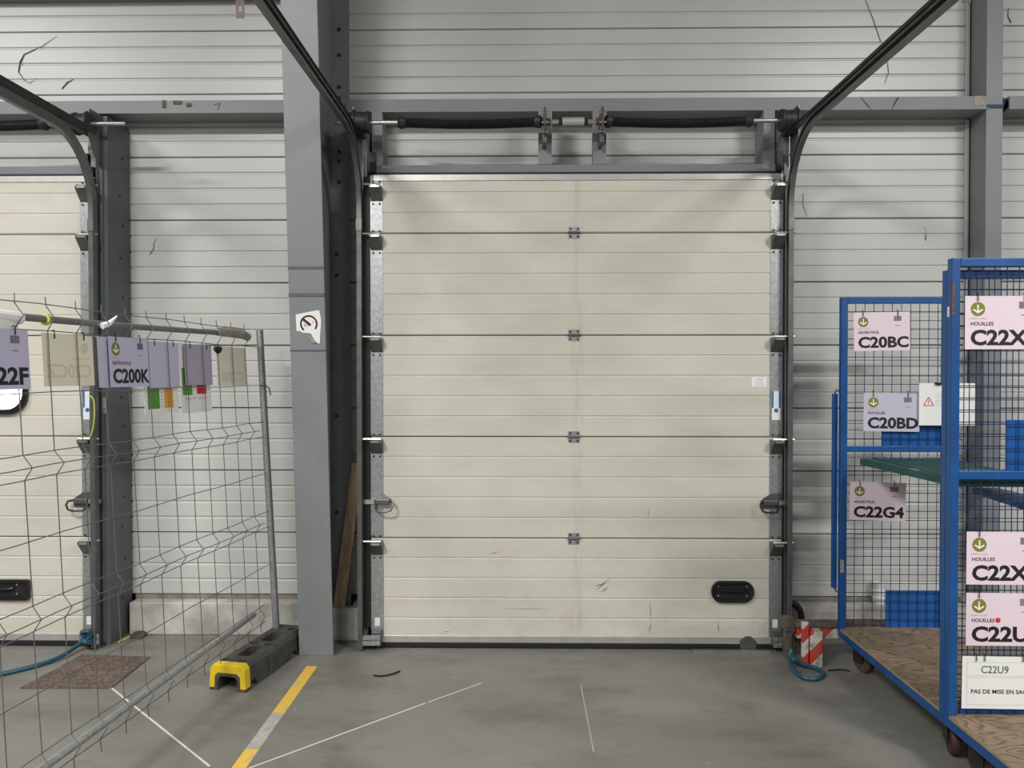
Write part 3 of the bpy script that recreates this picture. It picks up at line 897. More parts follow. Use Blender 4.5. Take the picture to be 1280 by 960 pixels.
cap = [(-hw - .002, 0.014), (-hw + .004, HB - .02), (-hw + 0.022, HB + .003), (hw - .022, HB + .003), (hw - .004, HB - .02), (hw + .002, 0.014), (hw - .03, 0.014), (hw - .032, 0.075), (hw - .05, 0.092), (-hw + .05, 0.092), (-hw + .032, 0.075), (-hw + .03, 0.014)]
obj('yellow_cap', MB().prism(cap, 'y', -0.004, 0.05), 'yellow_plastic', blk, local=True, bevel=0.005)
obj('inner_arch', MB().prism([(-hw, 0.0), (-hw, 0.0135), (-hw + .028, 0.0135), (-hw + .030, 0.076), (-hw + .049, 0.0935), (hw - .049, 0.0935), (hw - .030, 0.076), (hw - .028, 0.0135), (hw, 0.0135), (hw, 0), (hw - .046, 0), (hw - .049, 0.06), (hw - .062, 0.076), (-hw + .062, 0.076), (-hw + .049, 0.06), (-hw + .046, 0)], 'y', -0.001, 0.028), 'recycled_plastic', blk, local=True)
obj('tunnel_back', MB().box(-hw + .047, hw - .047, 0.12, 0.13, 0, 0.076), 'recycled_plastic', blk, local=True)
obj('side_cord', MB().tube([(hw - .001, 0.245, 0.1), (hw + .004, 0.25, 0.05), (hw + .004, 0.235, 0.01)], 0.003, 6), 'dull_steel', blk, local=True)


# ================================================================== PAPERS AND LABELS
def sheet_mb(W, H, curl=0.0, n=10, corner=0.0):
    """paper in local x (0..W), z (-H..0), bent slightly out of its plane"""
    mb = MB(); vs = []; fs = []; m = 6
    for yy in (0.0, 0.0007):
        for j in range(m + 1):
            for i in range(n + 1):
                t, s = i / n, j / m
                y = curl * math.sin(t * math.pi * 1.3) * (0.3 + 0.7 * s) + corner * max(0, t - .5) ** 2 * 4 * s * s
                vs.append((t * W, yy + y, -s * H))
    k = (m + 1) * (n + 1)
    for j in range(m):
        for i in range(n):
            q = [j * (n + 1) + i, j * (n + 1) + i + 1, (j + 1) * (n + 1) + i + 1, (j + 1) * (n + 1) + i]
            fs.append(q); fs.append([x + k for x in q[::-1]])
    edge = [i for i in range(n + 1)] + [j * (n + 1) + n for j in range(1, m + 1)] + [m * (n + 1) + i for i in range(n - 1, -1, -1)] + [j * (n + 1) for j in range(m - 1, 0, -1)]
    for a_, b2 in zip(edge, edge[1:] + edge[:1]): fs.append([a_, a_ + k, b2 + k, b2])
    return mb.add(vs, fs)


def clips(root, W, xs):
    for x in xs:
        obj('clip', MB().tube([(x, 0.006, 0.010), (x, -0.004, 0.012), (x + 0.002, -0.005, -0.014), (x + 0.001, -0.002, -0.02)], 0.0022, 5), 'ink', root, local=True)


def route_label(name, loc, rz, code, city, paper, label, group=None, W=0.315, H=0.217, tilt=0.0, dot=False, cw=0.90, narrow=None, ink='ink'):
    rt = thing(name, loc, label, 'label', group, rot=(0, tilt, rz))
    obj('sheet', sheet_mb(W, H), paper, rt, local=True)
    y = -0.0004
    lx, lz, r = 0.17 * W, -0.245 * H, 0.067 * H * 2
    lg = obj('logo_disc', MB().disc(lx, lz, r, y - 0.0003, y), 'olive_print', rt, local=True)
    y2 = y - 0.0008; q = r * 0.62; w = r * 0.10
    mb = MB().prism([(lx - w, lz + q), (lx + w, lz + q), (lx + w, lz - q * .75), (lx - w, lz - q * .75)], 'y', y2, y2 + 0.0003)
    for s_ in (-1, 1):
        mb.prism([(lx, lz - q), (lx, lz - q + 3 * w), (lx + s_ * q, lz + q * .05), (lx + s_ * (q + w), lz - q * .22)], 'y', y2 - 0.0001, y2 + 0.0002)
    obj('logo_arrow', mb, 'white_paper', lg, local=True)
    obj('logo_lettering', text_mb('relais colis', lx - r * 1.15, lx + r * 1.15, -0.435 * H, -0.405 * H, y), 'pink_print', rt, local=True)
    obj('town_lettering', text_mb(city, 0.075 * W, (0.075 + 0.038 * len(city)) * W, -0.555 * H, -0.485 * H, y, 0.022), ink, rt, local=True)
    obj('code_lettering', text_mb(code, 0.075 * W, (0.075 + cw) * W, -0.93 * H, -0.63 * H, y, 0.038), ink, rt, local=True)
    if dot:
        obj('red_dot', MB().disc((0.12 + 0.038 * len(city)) * W, -0.515 * H, 0.05 * H, y - 0.0003, y, 14), 'red_print', rt, local=True)
    mb = MB(); x = 0.715 * W; rnd = random.Random(len(code) + ord(code[-1]))
    while x < 0.855 * W:
        bw = rnd.choice((0.0012, 0.002, 0.003)); mb.box(x, x + bw, y - 0.0003, y, -0.235 * H, -0.105 * H); x += bw + rnd.choice((0.0008, 0.0014))
    obj('barcode', mb, 'grey_ink', rt, local=True)
    obj('barcode_number', MB().box(0.745 * W, 0.83 * W, y - 0.0003, y, -0.365 * H, -0.35 * H), 'grey_ink', rt, local=True)
    clips(rt, W, (0.16 * W, 0.78 * W))
    return rt


FRZ = math.atan2(1, UX)
FTILT = 0.0


def fpd(px): return 2006.0 / (763.5 - px)


def fence_frame(d, z, off):
    return FP(d, z, off)


def fence_sheet(name, d0, d1, ztop, H, off, paper, label, cat='paper', curl=0.004, corner=0.0, group=None):
    rt = thing(name, FP(d0, ztop, off), label, cat, group, rot=(0, 0, FRZ))
    rt.rotation_euler = Euler((R(2.98) * -1, 0, FRZ), 'XYZ')
    W = (d1 - d0) * math.sqrt(1 + UX * UX)
    obj('sheet', sheet_mb(W, H, curl, corner=corner), paper, rt, local=True)
    return rt, W


def lean(rt): rt.rotation_euler = Euler((R(-2.98), 0, FRZ), 'XYZ'); return rt


W1 = 0.27
lab = route_label('route_label', FP(2.724 - 0.29, 1.815, 0.012), FRZ, 'C222F', 'SARTROUVILLE', 'lavender_paper', 'lavender route label ending in F, next to the cream sheet on the fence', W=0.292, H=0.21)
lean(lab)
lab = route_label('route_label', FP(3.157, 1.815, 0.016), FRZ, 'C200K', 'SARTROUVILLE', 'lavender_paper', 'lavender route label reading C200K hung on the wire fence', W=0.272, H=0.212, cw=0.93)
lean(lab)
rt, W = fence_sheet('blank_sheet', 3.103, 3.36, 1.812, 0.21, 0.0055, 'lavender_paper', 'blank lavender sheet tucked behind the C200K label', curl=0.001)
rt, W = fence_sheet('reversed_label', 2.819, 3.098, 1.812, 0.20, -0.010, 'cream_paper', 'cream sheet turned backwards showing faint mirrored code C20CZ', 'label', curl=0.0)
obj('show_through', text_mb('C20CZ', 0.06 * W, 0.94 * W, -0.17, -0.115, -0.0004, 0.02, True), 'faded_print', rt, local=True)
obj('show_through', MB().box(0.55 * W, 0.9 * W, -0.0007, -0.0004, -0.097, -0.092).disc(0.82 * W, -0.052, 0.022, -0.0007, -0.0004, 14), 'faded_print', rt, local=True)
clips(rt, W, (0.22 * W, 0.8 * W))
rt, W = fence_sheet('chart_sheet', 3.440, 3.712, 1.800, 0.325, -0.020, 'white_paper', 'white sheet with green and orange bars under a lavender sheet', curl=0.0, corner=-0.0)
obj('green_bar', MB().box(0.10 * W, 0.43 * W, -0.0007, -0.0003, -0.303, -0.10), 'green_print', rt, local=True)
obj('orange_bar', MB().box(0.57 * W, 0.84 * W, -0.0007, -0.0003, -0.303, -0.10), 'orange_print', rt, local=True)
mb = MB()
for k in range(12):
    for xx in (0.24, 0.48, 0.68): mb.box(xx * W, xx * W + 0.009, -0.0011, -0.0008, -0.295 + k * 0.016, -0.290 + k * 0.016)
obj('chart_lettering', mb, 'grey_ink', rt, local=True)['kind'] = 'stuff'
rt, W = fence_sheet('reversed_label', 3.468, 3.722, 1.808, 0.215, -0.0105, 'lavender_paper', 'lavender sheet seen from its back over the orange-bar chart', 'label', curl=-0.003)
clips(rt, W, (0.2 * W, 0.8 * W))
rt, W = fence_sheet('chart_sheet', 3.738, 4.02, 1.808, 0.345, -0.020, 'white_paper', 'white sheet with green and red bars under a mauve sheet', curl=0.0)
obj('green_bar', MB().prism([(0.06 * W, -0.255), (0.36 * W, -0.255), (0.36 * W, -0.12), (0.06 * W, -0.12)], 'y', -0.0007, -0.0003), 'green_print', rt, local=True)
obj('red_bar', MB().box(0.52 * W, 0.84 * W, -0.0007, -0.0003, -0.252, -0.12), 'red_print', rt, local=True)
obj('chart_lettering', text_mb('TLE  P', 0.12 * W, 0.46 * W, -0.278, -0.268, -0.0004), 'ink', rt, local=True)['kind'] = 'stuff'
obj('red_lettering', text_mb('21h 22h', 0.56 * W, 0.86 * W, -0.278, -0.268, -0.0004), 'red_print', rt, local=True)
rt, W = fence_sheet('reversed_label', 3.765, 4.03, 1.806, 0.205, -0.0105, 'mauve_paper', 'greyish mauve sheet seen from its back over the red-bar chart', 'label', curl=-0.004)
clips(rt, W, (0.2 * W, 0.8 * W))
rt, W = fence_sheet('reversed_label', 4.080, 4.40, 1.806, 0.212, -0.0105, 'cream_paper', 'cream sheet beside the fence post with faint mirrored code', 'label', curl=0.0)
obj('show_through', text_mb('C20B', 0.12 * W, 0.9 * W, -0.19, -0.135, -0.0004, 0.02, True), 'faded_print', rt, local=True)
obj('black_clip', MB().tube([(-0.035, -0.012, -0.012), (-0.01, -0.016, -0.022), (0.02, -0.012, -0.012)], [0.012, 0.02, 0.012], 8), 'ink', rt, local=True)

# torn no smoking sign on the column
th = math.atan(0.083)
zc = at(387, 410, 4.33).z; xc = at(386.5, 410, 4.33).x
sign = thing('no_smoking_sign', (xc, col_y(zc) - 0.0012, zc), 'torn white no smoking sign stuck on the grey column', 'sign', rot=(th, 0, 0))
u = 4.33 / FPX / 16.0
P = lambda x, y: ((x - 425) * u, (480 - y) * u)
outline = [(165, 215), (300, 185), (480, 150), (590, 130), (645, 132), (655, 200), (672, 300), (668, 440), (655, 520), (645, 640), (635, 780), (615, 800), (540, 735), (490, 660), (470, 600), (430, 585), (300, 575), (250, 545), (175, 540)]
obj('sheet', MB().prism([P(*q) for q in outline], 'y', -0.0004, 0.0006), 'white_paper', sign, local=True)
cx_, cz_ = P(425, 400)
seg = [R(a_) for a_ in range(-40, 231, 15)]
ro, ri = 178 * u, 142 * u
mb = MB()
for a0, a1 in zip(seg, seg[1:]):
    mb.prism([(cx_ + ri * math.cos(a0), cz_ + ri * math.sin(a0)), (cx_ + ro * math.cos(a0), cz_ + ro * math.sin(a0)), (cx_ + ro * math.cos(a1), cz_ + ro * math.sin(a1)), (cx_ + ri * math.cos(a1), cz_ + ri * math.sin(a1))], 'y', -0.0009, -0.0005)
mb.prism([P(272, 305), P(308, 265), P(478, 408), P(440, 448)], 'y', -0.0012, -0.0008)
obj('prohibition_ring', mb, 'maroon_print', sign, local=True)
mb = MB()
mb.prism([P(345, 440), P(352, 452), P(405, 440), P(400, 428)], 'y', -0.00075, -0.0005)
mb.prism([P(330, 400), P(345, 395), P(360, 450), P(340, 455)], 'y', -0.00075, -0.0005)
mb.prism([P(505, 350), P(525, 355), P(518, 380), P(505, 378)], 'y', -0.00075, -0.0005)
obj('cigarette_print', mb, 'grey_ink', sign, local=True)['kind'] = 'stuff'
obj('curled_flap', MB().prism([P(400, 640), P(470, 625), P(500, 690), P(590, 790), P(500, 775), P(440, 720)], 'y', -0.006, -0.0045), 'tape', sign, local=True)


# ================================================================== ROLL CAGES
CX0, CX1 = 1.80, 2.41
T = 0.036


def wire_mesh(x0, x1, y, z0, z1, pitch=0.0515, r=0.0021):
    mb = MB(); n = int((x1 - x0) / pitch)
    for i in range(1, n + 1):
        x = x0 + pitch * i
        if x < x1 - 0.01: mb.tube([(x, y, z0), (x, y, z1)], r, 5)
    z = z1 - 0.045
    while z > z0 + 0.01:
        mb.tube([(x0, y - 0.004, z), (x1, y - 0.004, z)], r, 5); z -= pitch
    return mb


def caster(root, x, y, swivel, wheel_mat, ztop):
    ca = obj('caster_fork', MB(), wheel_mat, root) if False else None
    mb = MB().box(x - 0.045, x + 0.045, y - 0.045, y + 0.045, ztop - 0.008, ztop)
    mb2 = MB()
    c, s = math.cos(swivel), math.sin(swivel)
    rr = 0.066
    for sd in (-1, 1):
        loc = [(sd * 0.028, 0.02), (sd * 0.031, 0.02), (sd * 0.031, -0.05), (sd * 0.028, -0.05)]
        mb.prism([(x + a_ * c - b2 * s, y + a_ * s + b2 * c) for a_, b2 in loc], 'z', rr - 0.012, ztop - 0.008)
    fork = obj('caster_fork', mb, 'dark_steel', root)
    wx, wy = x + 0.03 * s, y - 0.03 * c
    mbw = MB().lathe([(-0.022, 0.045), (-0.02, 0.060), (-0.012, rr), (0.012, rr), (0.02, 0.060), (0.022, 0.045)], 0, 0, 0, 'x', 20)
    for v in mbw.v:
        v.x, v.y = v.x * c - v.y * s, v.x * s + v.y * c
        v.x += wx; v.y += wy; v.z += rr
    obj('wheel', mbw, wheel_mat, fork, smooth=True)
    return fork


def roll_cage(y0, y1, label, top_far, top_near, sheets, wheel_mats, plates=True):
    rt = thing('roll_cage', ((CX0 + CX1) / 2, (y0 + y1) / 2, 0), label, 'roll cage')
    zd = 0.212
    deck = obj('deck', MB().box(CX0 + 0.002, CX1 - 0.002, y0 + 0.002, y1 - 0.002, zd - 0.012, zd), 'plywood', rt, bevel=0.0015, seg=1)
    e = MB().box(CX0, CX0 + 0.0018, y0 + T, y1 - T, zd - 0.013, zd - 0.0005)
    obj('deck_edge', e, 'plywood_edge', deck)
    mb = MB()
    for x0, x1 in ((CX0, CX0 + 0.03), (CX1 - 0.03, CX1)): mb.box(x0, x1, y0, y1, zd - 0.052, zd - 0.0125)
    for a_, b2 in ((y0, y0 + 0.03), (y1 - 0.03, y1)): mb.box(CX0 + 0.03, CX1 - 0.03, a_, b2, zd - 0.052, zd - 0.0125)
    obj('base_frame', mb, 'cart_blue', rt)
    for ya, zt, sh in ((y1 - T, top_far, sheets[0]), (y0, top_near, sheets[1])):
        for x0 in (CX0 - 0.001, CX1 - T + 0.001):
            obj('corner_post', MB().box(x0, x0 + T, ya - 0.0005, ya + T + 0.0005, 0.165, zt), 'cart_blue', rt, bevel=0.003)
        obj('top_bar', MB().box(CX0 + T - 0.001, CX1 - T + 0.001, ya, ya + T, zt - T, zt), 'cart_blue', rt, bevel=0.003)
        obj('cross_bar', MB().box(CX0 + T - 0.001, CX1 - T + 0.001, ya, ya + T * 0.7, 1.215, 1.215 + T * 0.95), 'cart_blue', rt, bevel=0.002)
        obj('wire_mesh', wire_mesh(CX0 + T - 0.002, CX1 - T + 0.002, ya + T / 2, zd, zt - T), 'wire_blue', rt)['kind'] = 'stuff'
        for (sx0, sz0, sz1) in sh:
            obj('sheet_plate', MB().box(sx0, CX1 - T + 0.001, ya + T * .72, ya + T * .72 + 0.004, sz0, sz1), 'sheet_blue', rt)
    k = 0
    for x in (CX0 + 0.085, CX1 - 0.085):
        for y in (y1 - 0.10, y0 + 0.09):
            caster(rt, x, y, R((20, -15, 35, 10)[k]), wheel_mats[k % len(wheel_mats)], 0.16); k += 1
    return rt


YA0, YA1 = 3.298, 4.41
cageA = roll_cage(YA0, YA1, 'blue roll cage with green shelf, standing against the cladding wall', 2.092, 2.10,
                  [[(at(1102, 545, 4.40).x, 1.249, 1.46), (at(1107, 750, 4.40).x, 0.213, at(1107, 738, 4.40).z)], []], ('wheel_brown', 'wheel_red'))
# half-lowered green shelf and a blue one under it
zs = 1.185
pts = [(1.888, 4.33), (1.945, 3.50), (2.36, 3.50), (2.36, 4.33)]
sh = obj('green_shelf', MB().prism(pts, 'z', zs - 0.036, zs), 'green_shelf', cageA)
sl = MB()
for k in range(9):
    x = 1.955 + k * 0.045; sl.box(x, x + 0.03, 3.51, 4.32, zs, zs + 0.005)
obj('shelf_slats', sl, 'green_shelf', sh)
obj('shelf_clip', MB().prism([(1.925, 3.86), (1.93, 3.80), (1.95, 3.80), (1.95, 3.86)], 'z', zs - 0.038, zs + 0.002), 'bright_steel', sh)
pts = [(2.24, 3.86), (2.18, 3.36), (2.37, 3.36), (2.37, 3.86)]
obj('blue_shelf', MB().prism(pts, 'z', 1.065, 1.09), 'cart_blue', cageA)
# hooked bar hanging on the side of the far end
xb = at(1043.5, 600, 4.42).x
zt_, zb_ = at(1043, 492, 4.42).z, at(1043, 735, 4.42).z
mb = MB().box(xb - 0.014, xb + 0.014, 4.415, 4.437, zb_, zt_)
hb = obj('gate_bar', mb, 'cart_blue', cageA, bevel=0.004)
obj('gate_hook', MB().tube([(xb, 4.426, zt_), (xb + 0.006, 4.424, zt_ + 0.022), (xb + 0.02, 4.42, zt_ + 0.015), (xb + 0.026, 4.405, zt_ - 0.01)], 0.005, 6)
    .tube([(xb + 0.006, 4.426, zb_), (xb + 0.012, 4.424, zb_ - 0.02), (xb + 0.03, 4.41, zb_ - 0.024), (xb + 0.034, 4.40, zb_ - 0.005)], 0.005, 6), 'cart_blue', hb)
obj('paint_chip', MB().box(CX0 - 0.002, CX0 + 0.018, 4.372, 4.374, at(1055, 716, 4.37).z, at(1055, 700, 4.37).z), 'tape', cageA)

YC0, YC1 = 2.16, 3.294
cageC = roll_cage(YC0, YC1, 'blue roll cage carrying the pink HOUILLES labels and plywood deck', 2.145, 2.145,
                  [[(at(1258, 560, 3.28).x, 1.249, at(1258, 525, 3.28).z), (1.86, 0.213, 0.27)], []], ('wheel_red', 'wheel_brown'))
obj('white_chip', MB().box(CX0 - 0.0035, CX0 - 0.0012, 3.276, 3.288, at(1178, 396, 3.27).z, at(1178, 383, 3.27).z), 'white_paper', cageC)
for zz, hh in ((2.0, 0.08), (1.93, 0.05)):
    obj('rust_patch', MB().box(CX0 - 0.0005, CX0 + 0.010, 3.2555, 3.2576, zz - hh / 2, zz + hh / 2), 'rust', cageC)

YL = YA1 - T / 2 - 0.012
for px, py, code, city, pap, tilt, lab in ((1067, 391, 'C20BC', 'ARGENTEUIL', 'pink_paper', -0.02, 'pink route label reading C20BC on the roll cage mesh'),
                                          (1080, 491, 'C20BD', 'HOUILLES', 'pale_lavender_paper', 0.012, 'glossy lavender route label reading C20BD on the roll cage mesh'),
                                          (1063, 602, 'C22G4', 'ARGENTEUIL', 'pink_paper', 0.025, 'pink route label reading C22G4 low on the roll cage mesh')):
    p = at(px, py, YL)
    route_label('route_label', p, 0, code, city, pap, lab, tilt=tilt)
YM = YC1 - T - 0.006
for px, py, code, pap, tilt, lab, dot in ((1206.5, 370, 'C22X', 'pink_paper', 0.0, 'pink route label reading C22X, uppermost on the HOUILLES roll cage', False),
                                          (1208.5, 664.5, 'C22X', 'pink_paper', 0.004, 'pink route label reading C22X, directly above the label with a red dot', False),
                                          (1208, 741, 'C22U', 'pink_paper', 0.004, 'pink route label reading C22U marked with a red dot', True)):
    p = at(px, py, YM)
    route_label('route_label', p, 0, code, 'HOUILLES', pap, lab, tilt=tilt, W=0.313, H=0.223, dot=dot, cw=0.76)
p = at(1203, 820, YM)
nt_ = thing('notice_sheet', p, 'white notice with green C22U9 and PAS DE MISE EN SAC', 'notice', rot=(0, 0.01, 0))
W, H = 0.31, 0.222
obj('sheet', sheet_mb(W, H), 'white_paper', nt_, local=True)
y = -0.0004
obj('code_lettering', text_mb('C22U9', 0.079, 0.194, -0.072, -0.040, y, 0.012), 'dark_green_print', nt_, local=True)
obj('notice_lettering', text_mb('PAS DE MISE EN SAC', 0.038, 0.272, -0.158, -0.140, y, 0.022), 'ink', nt_, local=True)
mb = MB()
for x0, x1, z0, z1 in ((0.02, 0.29, -0.082, -0.025), (0.02, 0.29, -0.205, -0.088)):
    mb.box(x0, x1, y - .0003, y, z0, z0 + .0012).box(x0, x1, y - .0003, y, z1 - .0012, z1).box(x0, x0 + .0012, y - .0003, y, z0, z1).box(x1 - .0012, x1, y - .0003, y, z0, z1)
obj('border_lines', mb, 'line_print', nt_, local=True)
clips(nt_, W, (0.055, 0.09, 0.25))

p = at(1149, 479, YL - 0.014)
ws = thing('warning_sheet', p, 'white sheet with red warning triangle at the roll cage corner', 'notice')
W, H = 0.313, 0.238
obj('sheet', sheet_mb(W, H), 'white_paper', ws, local=True)
tx, tz, q = 0.053, -0.105, 0.026
mb = MB()
tri = [(tx - q * 1.05, tz - q * .8), (tx + q * 1.05, tz - q * .8), (tx, tz + q)]
for (ax, az), (bx, bz) in zip(tri, tri[1:] + tri[:1]):
    t = Vector((bx - ax, 0, bz - az)).normalized(); n = Vector((-t.z, 0, t.x)) * 0.0022
    mb.prism([(ax - n.x, az - n.z), (bx - n.x, bz - n.z), (bx + n.x, bz + n.z), (ax + n.x, az + n.z)], 'y', -0.0008, -0.0003)
mb.box(tx - .0018, tx + .0018, -0.0008, -0.0003, tz - 0.007, tz + 0.011).box(tx - .0018, tx + .0018, -0.0008, -0.0003, tz - 0.014, tz - 0.010)
obj('warning_triangle', mb, 'red_print', ws, local=True)
mb = MB()
for k in range(6): mb.box(0.092, 0.128, -0.0006, -0.0003, -0.06 - k * 0.013, -0.0575 - k * 0.013)
obj('fine_print', mb, 'line_print', ws, local=True)
obj('clip', MB().tube([(0.085, -0.004, 0.002), (0.10, -0.01, -0.004), (0.118, -0.006, -0.004)], [0.005, 0.007, 0.008], 6), 'ink', ws, local=True)

# ================================================================== SMALL THINGS
# plank leaning between column and door
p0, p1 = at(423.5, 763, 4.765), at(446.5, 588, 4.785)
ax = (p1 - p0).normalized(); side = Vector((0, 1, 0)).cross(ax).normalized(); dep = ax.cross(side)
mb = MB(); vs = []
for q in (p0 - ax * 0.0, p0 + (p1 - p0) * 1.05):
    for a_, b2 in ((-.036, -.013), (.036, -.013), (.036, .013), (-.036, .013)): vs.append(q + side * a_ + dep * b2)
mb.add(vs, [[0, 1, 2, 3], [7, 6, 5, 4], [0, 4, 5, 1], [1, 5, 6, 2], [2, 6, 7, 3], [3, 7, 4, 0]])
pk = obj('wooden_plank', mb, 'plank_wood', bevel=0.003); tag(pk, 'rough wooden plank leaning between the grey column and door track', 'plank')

# brown mat
q = [on_floor(103, 819), on_floor(188, 822), on_floor(139, 861), on_floor(25, 861)]
mt = obj('floor_mat', MB().prism([(v.x, v.y) for v in q], 'z', 0.0, 0.006), 'mat_fibre'); tag(mt, 'worn brown fibre mat lying on the concrete floor', 'mat')

# blue hoses
def smooth_path(pts, n=6):
    pts = [Vector(p) for p in pts]; out = []
    for i in range(len(pts) - 1):
        a_, b2, c_, d_ = pts[max(i - 1, 0)], pts[i], pts[i + 1], pts[min(i + 2, len(pts) - 1)]
        for k in range(n):
            t = k / n
            out.append(0.5 * ((2 * b2) + (c_ - a_) * t + (2 * a_ - 5 * b2 + 4 * c_ - d_) * t * t + (3 * b2 - a_ - 3 * c_ + d_) * t ** 3))
    return out + [pts[-1]]


hl = thing('blue_rope', on_floor(60, 826), 'blue rope knotted to the corner of the fenced-off door', 'rope')
path = [on_floor(-160, 872, .013), on_floor(-60, 858, .013), on_floor(0, 843, .013), on_floor(45, 832, .013), on_floor(75, 821, .02), at(98, 806, 4.535), at(108, 797, 4.535)]
obj('rope', MB().tube(smooth_path(path), 0.013, 8), 'blue_hose', hl, smooth=True)
c = at(109, 795, 4.53)
kp = [c + Vector((0.03 * math.cos(t * 1.9) * (1 - .02 * t), 0.02 * math.sin(t * 2.7) - 0.01, 0.034 * math.sin(t * 1.3))) for t in range(14)]
obj('knot', MB().tube(smooth_path(kp, 4), 0.0085, 6), 'blue_hose', hl, smooth=True)

hr = [at(990, 812, 4.41), on_floor(987, 824, .03), on_floor(991, 835, .012), on_floor(1004, 847, .012), on_floor(1022, 848, .012), on_floor(1029, 841, .012), on_floor(1016, 834, .014), on_floor(1000, 829, .03), on_floor(992, 824, .055), at(989, 818, 4.41)]
tag(obj('blue_rope', MB().tube(smooth_path(hr), 0.0125, 8), 'blue_hose', smooth=True), 'blue rope looped on the floor by the striped guard', 'rope')

# striped guard
gx = at(1003.5, 800, 4.34).x
gd = thing('striped_guard', (gx + 0.06, 4.42, 0), 'battered red and white striped steel guard beside the roll cage', 'guard')
obj('leg_plate', MB().box(gx, gx + 0.034, 4.34, 4.37, 0.0, 0.255), 'hazard_stripes', gd, bevel=0.003)
obj('leg', MB().box(gx + 0.042, gx + 0.112, 4.335, 4.40, 0.0, 0.205), 'hazard_stripes', gd, bevel=0.006)
obj('leg_core', MB().box(gx + 0.03, gx + 0.10, 4.37, 4.44, 0.0, 0.20), 'dirty_steel', gd)
obj('bar', MB().box(gx + 0.005, gx + 0.75, 4.44, 4.50, 0.13, 0.195), 'hazard_stripes', gd, bevel=0.006)
obj('bar_cap', MB().box(gx - 0.005, gx + 0.75, 4.43, 4.51, 0.1955, 0.222), 'dirty_steel', gd, bevel=0.004)
bk = MB().box(gx - 0.06, gx - 0.006, 4.45, 4.53, 0.17, 0.24).box(gx - 0.05, gx - 0.02, 4.46, 4.52, 0, 0.17)
obj('mounting_block', bk, 'dirty_steel', gd)
p0 = at(990, 757, 4.80)
tag(obj('black_pipe', MB().tube(smooth_path([p0 + Vector((-.02, 0, .02)), p0 + Vector((.03, 0, .0)), p0 + Vector((.055, 0, -.05)), p0 + Vector((.06, -.0, -.12)), (p0.x + .06, 4.79, 0.02)]), 0.02, 8), 'rubber', smooth=True),
    'black bent pipe at the foot of the door post', 'pipe')

# white cups on the plinth
p = at(1098, 765, 4.87)
for k in range(3):
    cp = obj('plastic_cup', MB().lathe([(0, 0.030), (0.035, 0.034), (0.036, 0.039), (0.045, 0.039)], p.x, 4.872, PLINTH_TOP + 0.0005 + k * 0.0455, 'z', 16), 'white_paper', smooth=True)
    tag(cp, ('lowest', 'middle', 'topmost')[k] + ' white plastic cup of the stack on the concrete plinth', 'cup', 'stacked cups on the plinth')

# floor bits
p = on_floor(171, 797)
ft = thing('cable_box', (p.x, 4.79, 0), 'small dark plastic box on the floor at the plinth', 'box')
obj('case', MB().prism([(p.x - .035, 0), (p.x - .028, .028), (p.x + .02, .034), (p.x + .045, .02), (p.x + .045, 0)], 'y', 4.75, 4.82), 'recycled_plastic', ft, bevel=0.004)
obj('lead', MB().tube([(p.x - .035, 4.78, .008), (p.x - .05, 4.74, .006), (p.x - .06, 4.68, .006)], 0.006, 6), 'yellow_green_cord', ft)
q = [on_floor(467, 844, .004), on_floor(476, 845, .004), on_floor(488, 843, .006), on_floor(500, 839, .006)]
tag(obj('cable_offcut', MB().tube(smooth_path(q), 0.005, 6), 'ink', smooth=True), 'short black cable offcut lying on the floor', 'cable')
q = [on_floor(1035, 838, .004), on_floor(1052, 837, .004), on_floor(1062, 839, .004)]
tag(obj('cable_offcut', MB().tube(smooth_path(q), 0.004, 6), 'ink', smooth=True), 'thin dark cord on the floor under the roll cage', 'cable')
p = at(112, 498, 4.60)
tag(obj('yellow_cord', MB().tube(smooth_path([at(111, 494, 4.535), at(117, 500, 4.53), at(118, 520, 4.53), at(116, 536, 4.53), at(113, 546, 4.535)]), 0.004, 6), 'yellow_green_cord', smooth=True), 'yellow green cord hanging down the fenced-off door edge', 'cord')
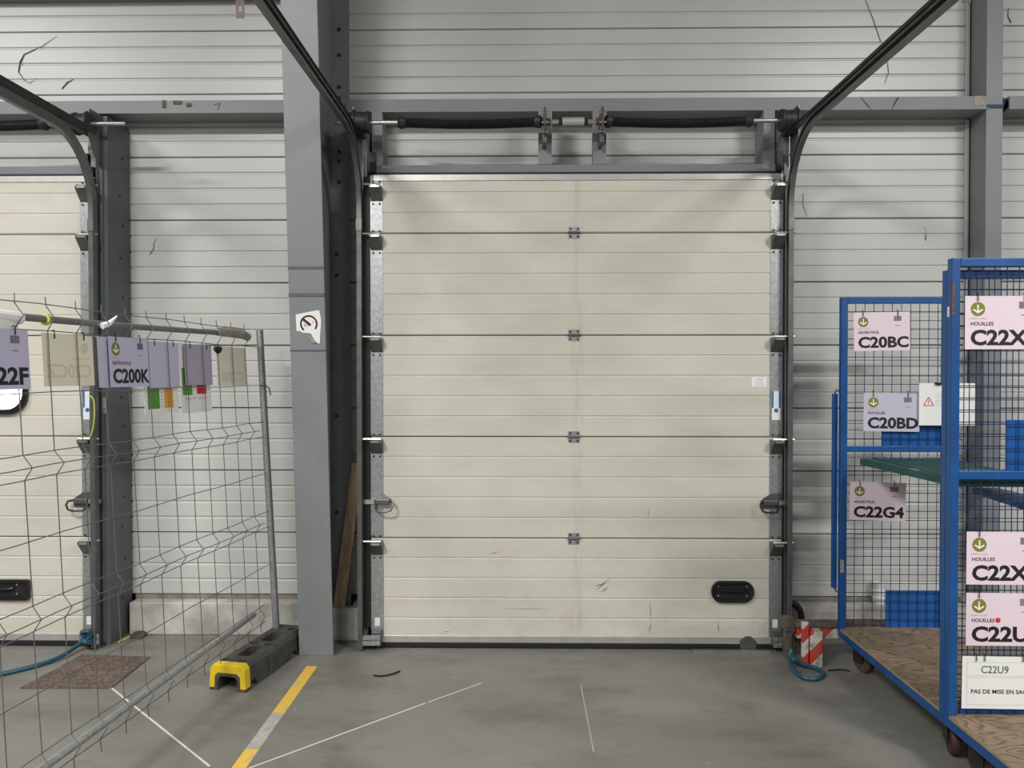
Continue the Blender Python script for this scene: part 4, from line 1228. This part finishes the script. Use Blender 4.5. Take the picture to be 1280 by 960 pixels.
p = at(131, 507, 4.636)
tag(obj('post_plate', MB().box(p.x - .014, p.x + .014, 4.632, 4.6365, p.z - .05, p.z + .05).lathe([(-0.006, .008), (0, .008)], p.x, 4.632, p.z - .012, 'y', 8), 'galvanised'), 'small metal plate on the dark post behind the papers', 'plate')

# cobweb strands on the cladding
webs = [([(71, 45), (52, 58), (30, 68), (25, 78), (23, 90), (30, 100), (37, 104), (46, 98)], 'hooked cobweb strand on the upper cladding near the cable tray', [.001, .002, .003, .005, .003, .002, .0015, .001]),
        ([(77, 111), (84, 103), (92, 99)], 'short dusty cobweb above the track of the fenced-off door', [.003, .004, .002]),
        ([(196, 298), (192, 304), (192, 311), (187, 318)], 'small cobweb strand on cladding between the two doors', [.001, .0015, .002, .003]),
        ([(1082, 0), (1092, 25), (1101, 52)], 'long cobweb strand above the sticker side door track', [.0015, .002, .002]),
        ([(1109, 76), (1111, 90), (1106, 104)], 'cobweb end hanging under the sticker side door track', [.0015, .002, .001]),
        ([(1004, 242), (1004, 256), (1009, 270)], 'thin cobweb strand beside the sticker side door track', [.0012, .0015, .001]),
        ([(1156, 284), (1158, 290), (1157, 300)], 'tiny cobweb above the roll cages on the cladding', [.001, .001, .003]),
        ([(1261, 10), (1260, 20), (1264, 28)], 'dark cobweb on cladding past the slim post', [.002, .002, .003])]
for pts, lab, rad in webs:
    tag(obj('cobweb', MB().tube([at(x, y, WALL_Y - 0.004) for x, y in pts], rad, 5), 'cobweb_dust'), lab, 'cobweb')
webs2 = [([(1076, 121), (1084, 131), (1089, 136)], 'thin crooked cobweb on the girt over the right track', [.001, .002, .001]),
         ([(1123, 122), (1119, 128), (1115, 136)], 'forked dusty cobweb on the girt near the slim post', [.004, .004, .001]),
         ([(267, 131), (275, 129), (272, 137)], 'crooked cobweb on the girt left of the column', [.001, .002, .001])]
for pts, lab, rad in webs2:
    tag(obj('cobweb', MB().tube([at(x, y, 4.727) for x, y in pts], rad, 5), 'cobweb_dust'), lab, 'cobweb')
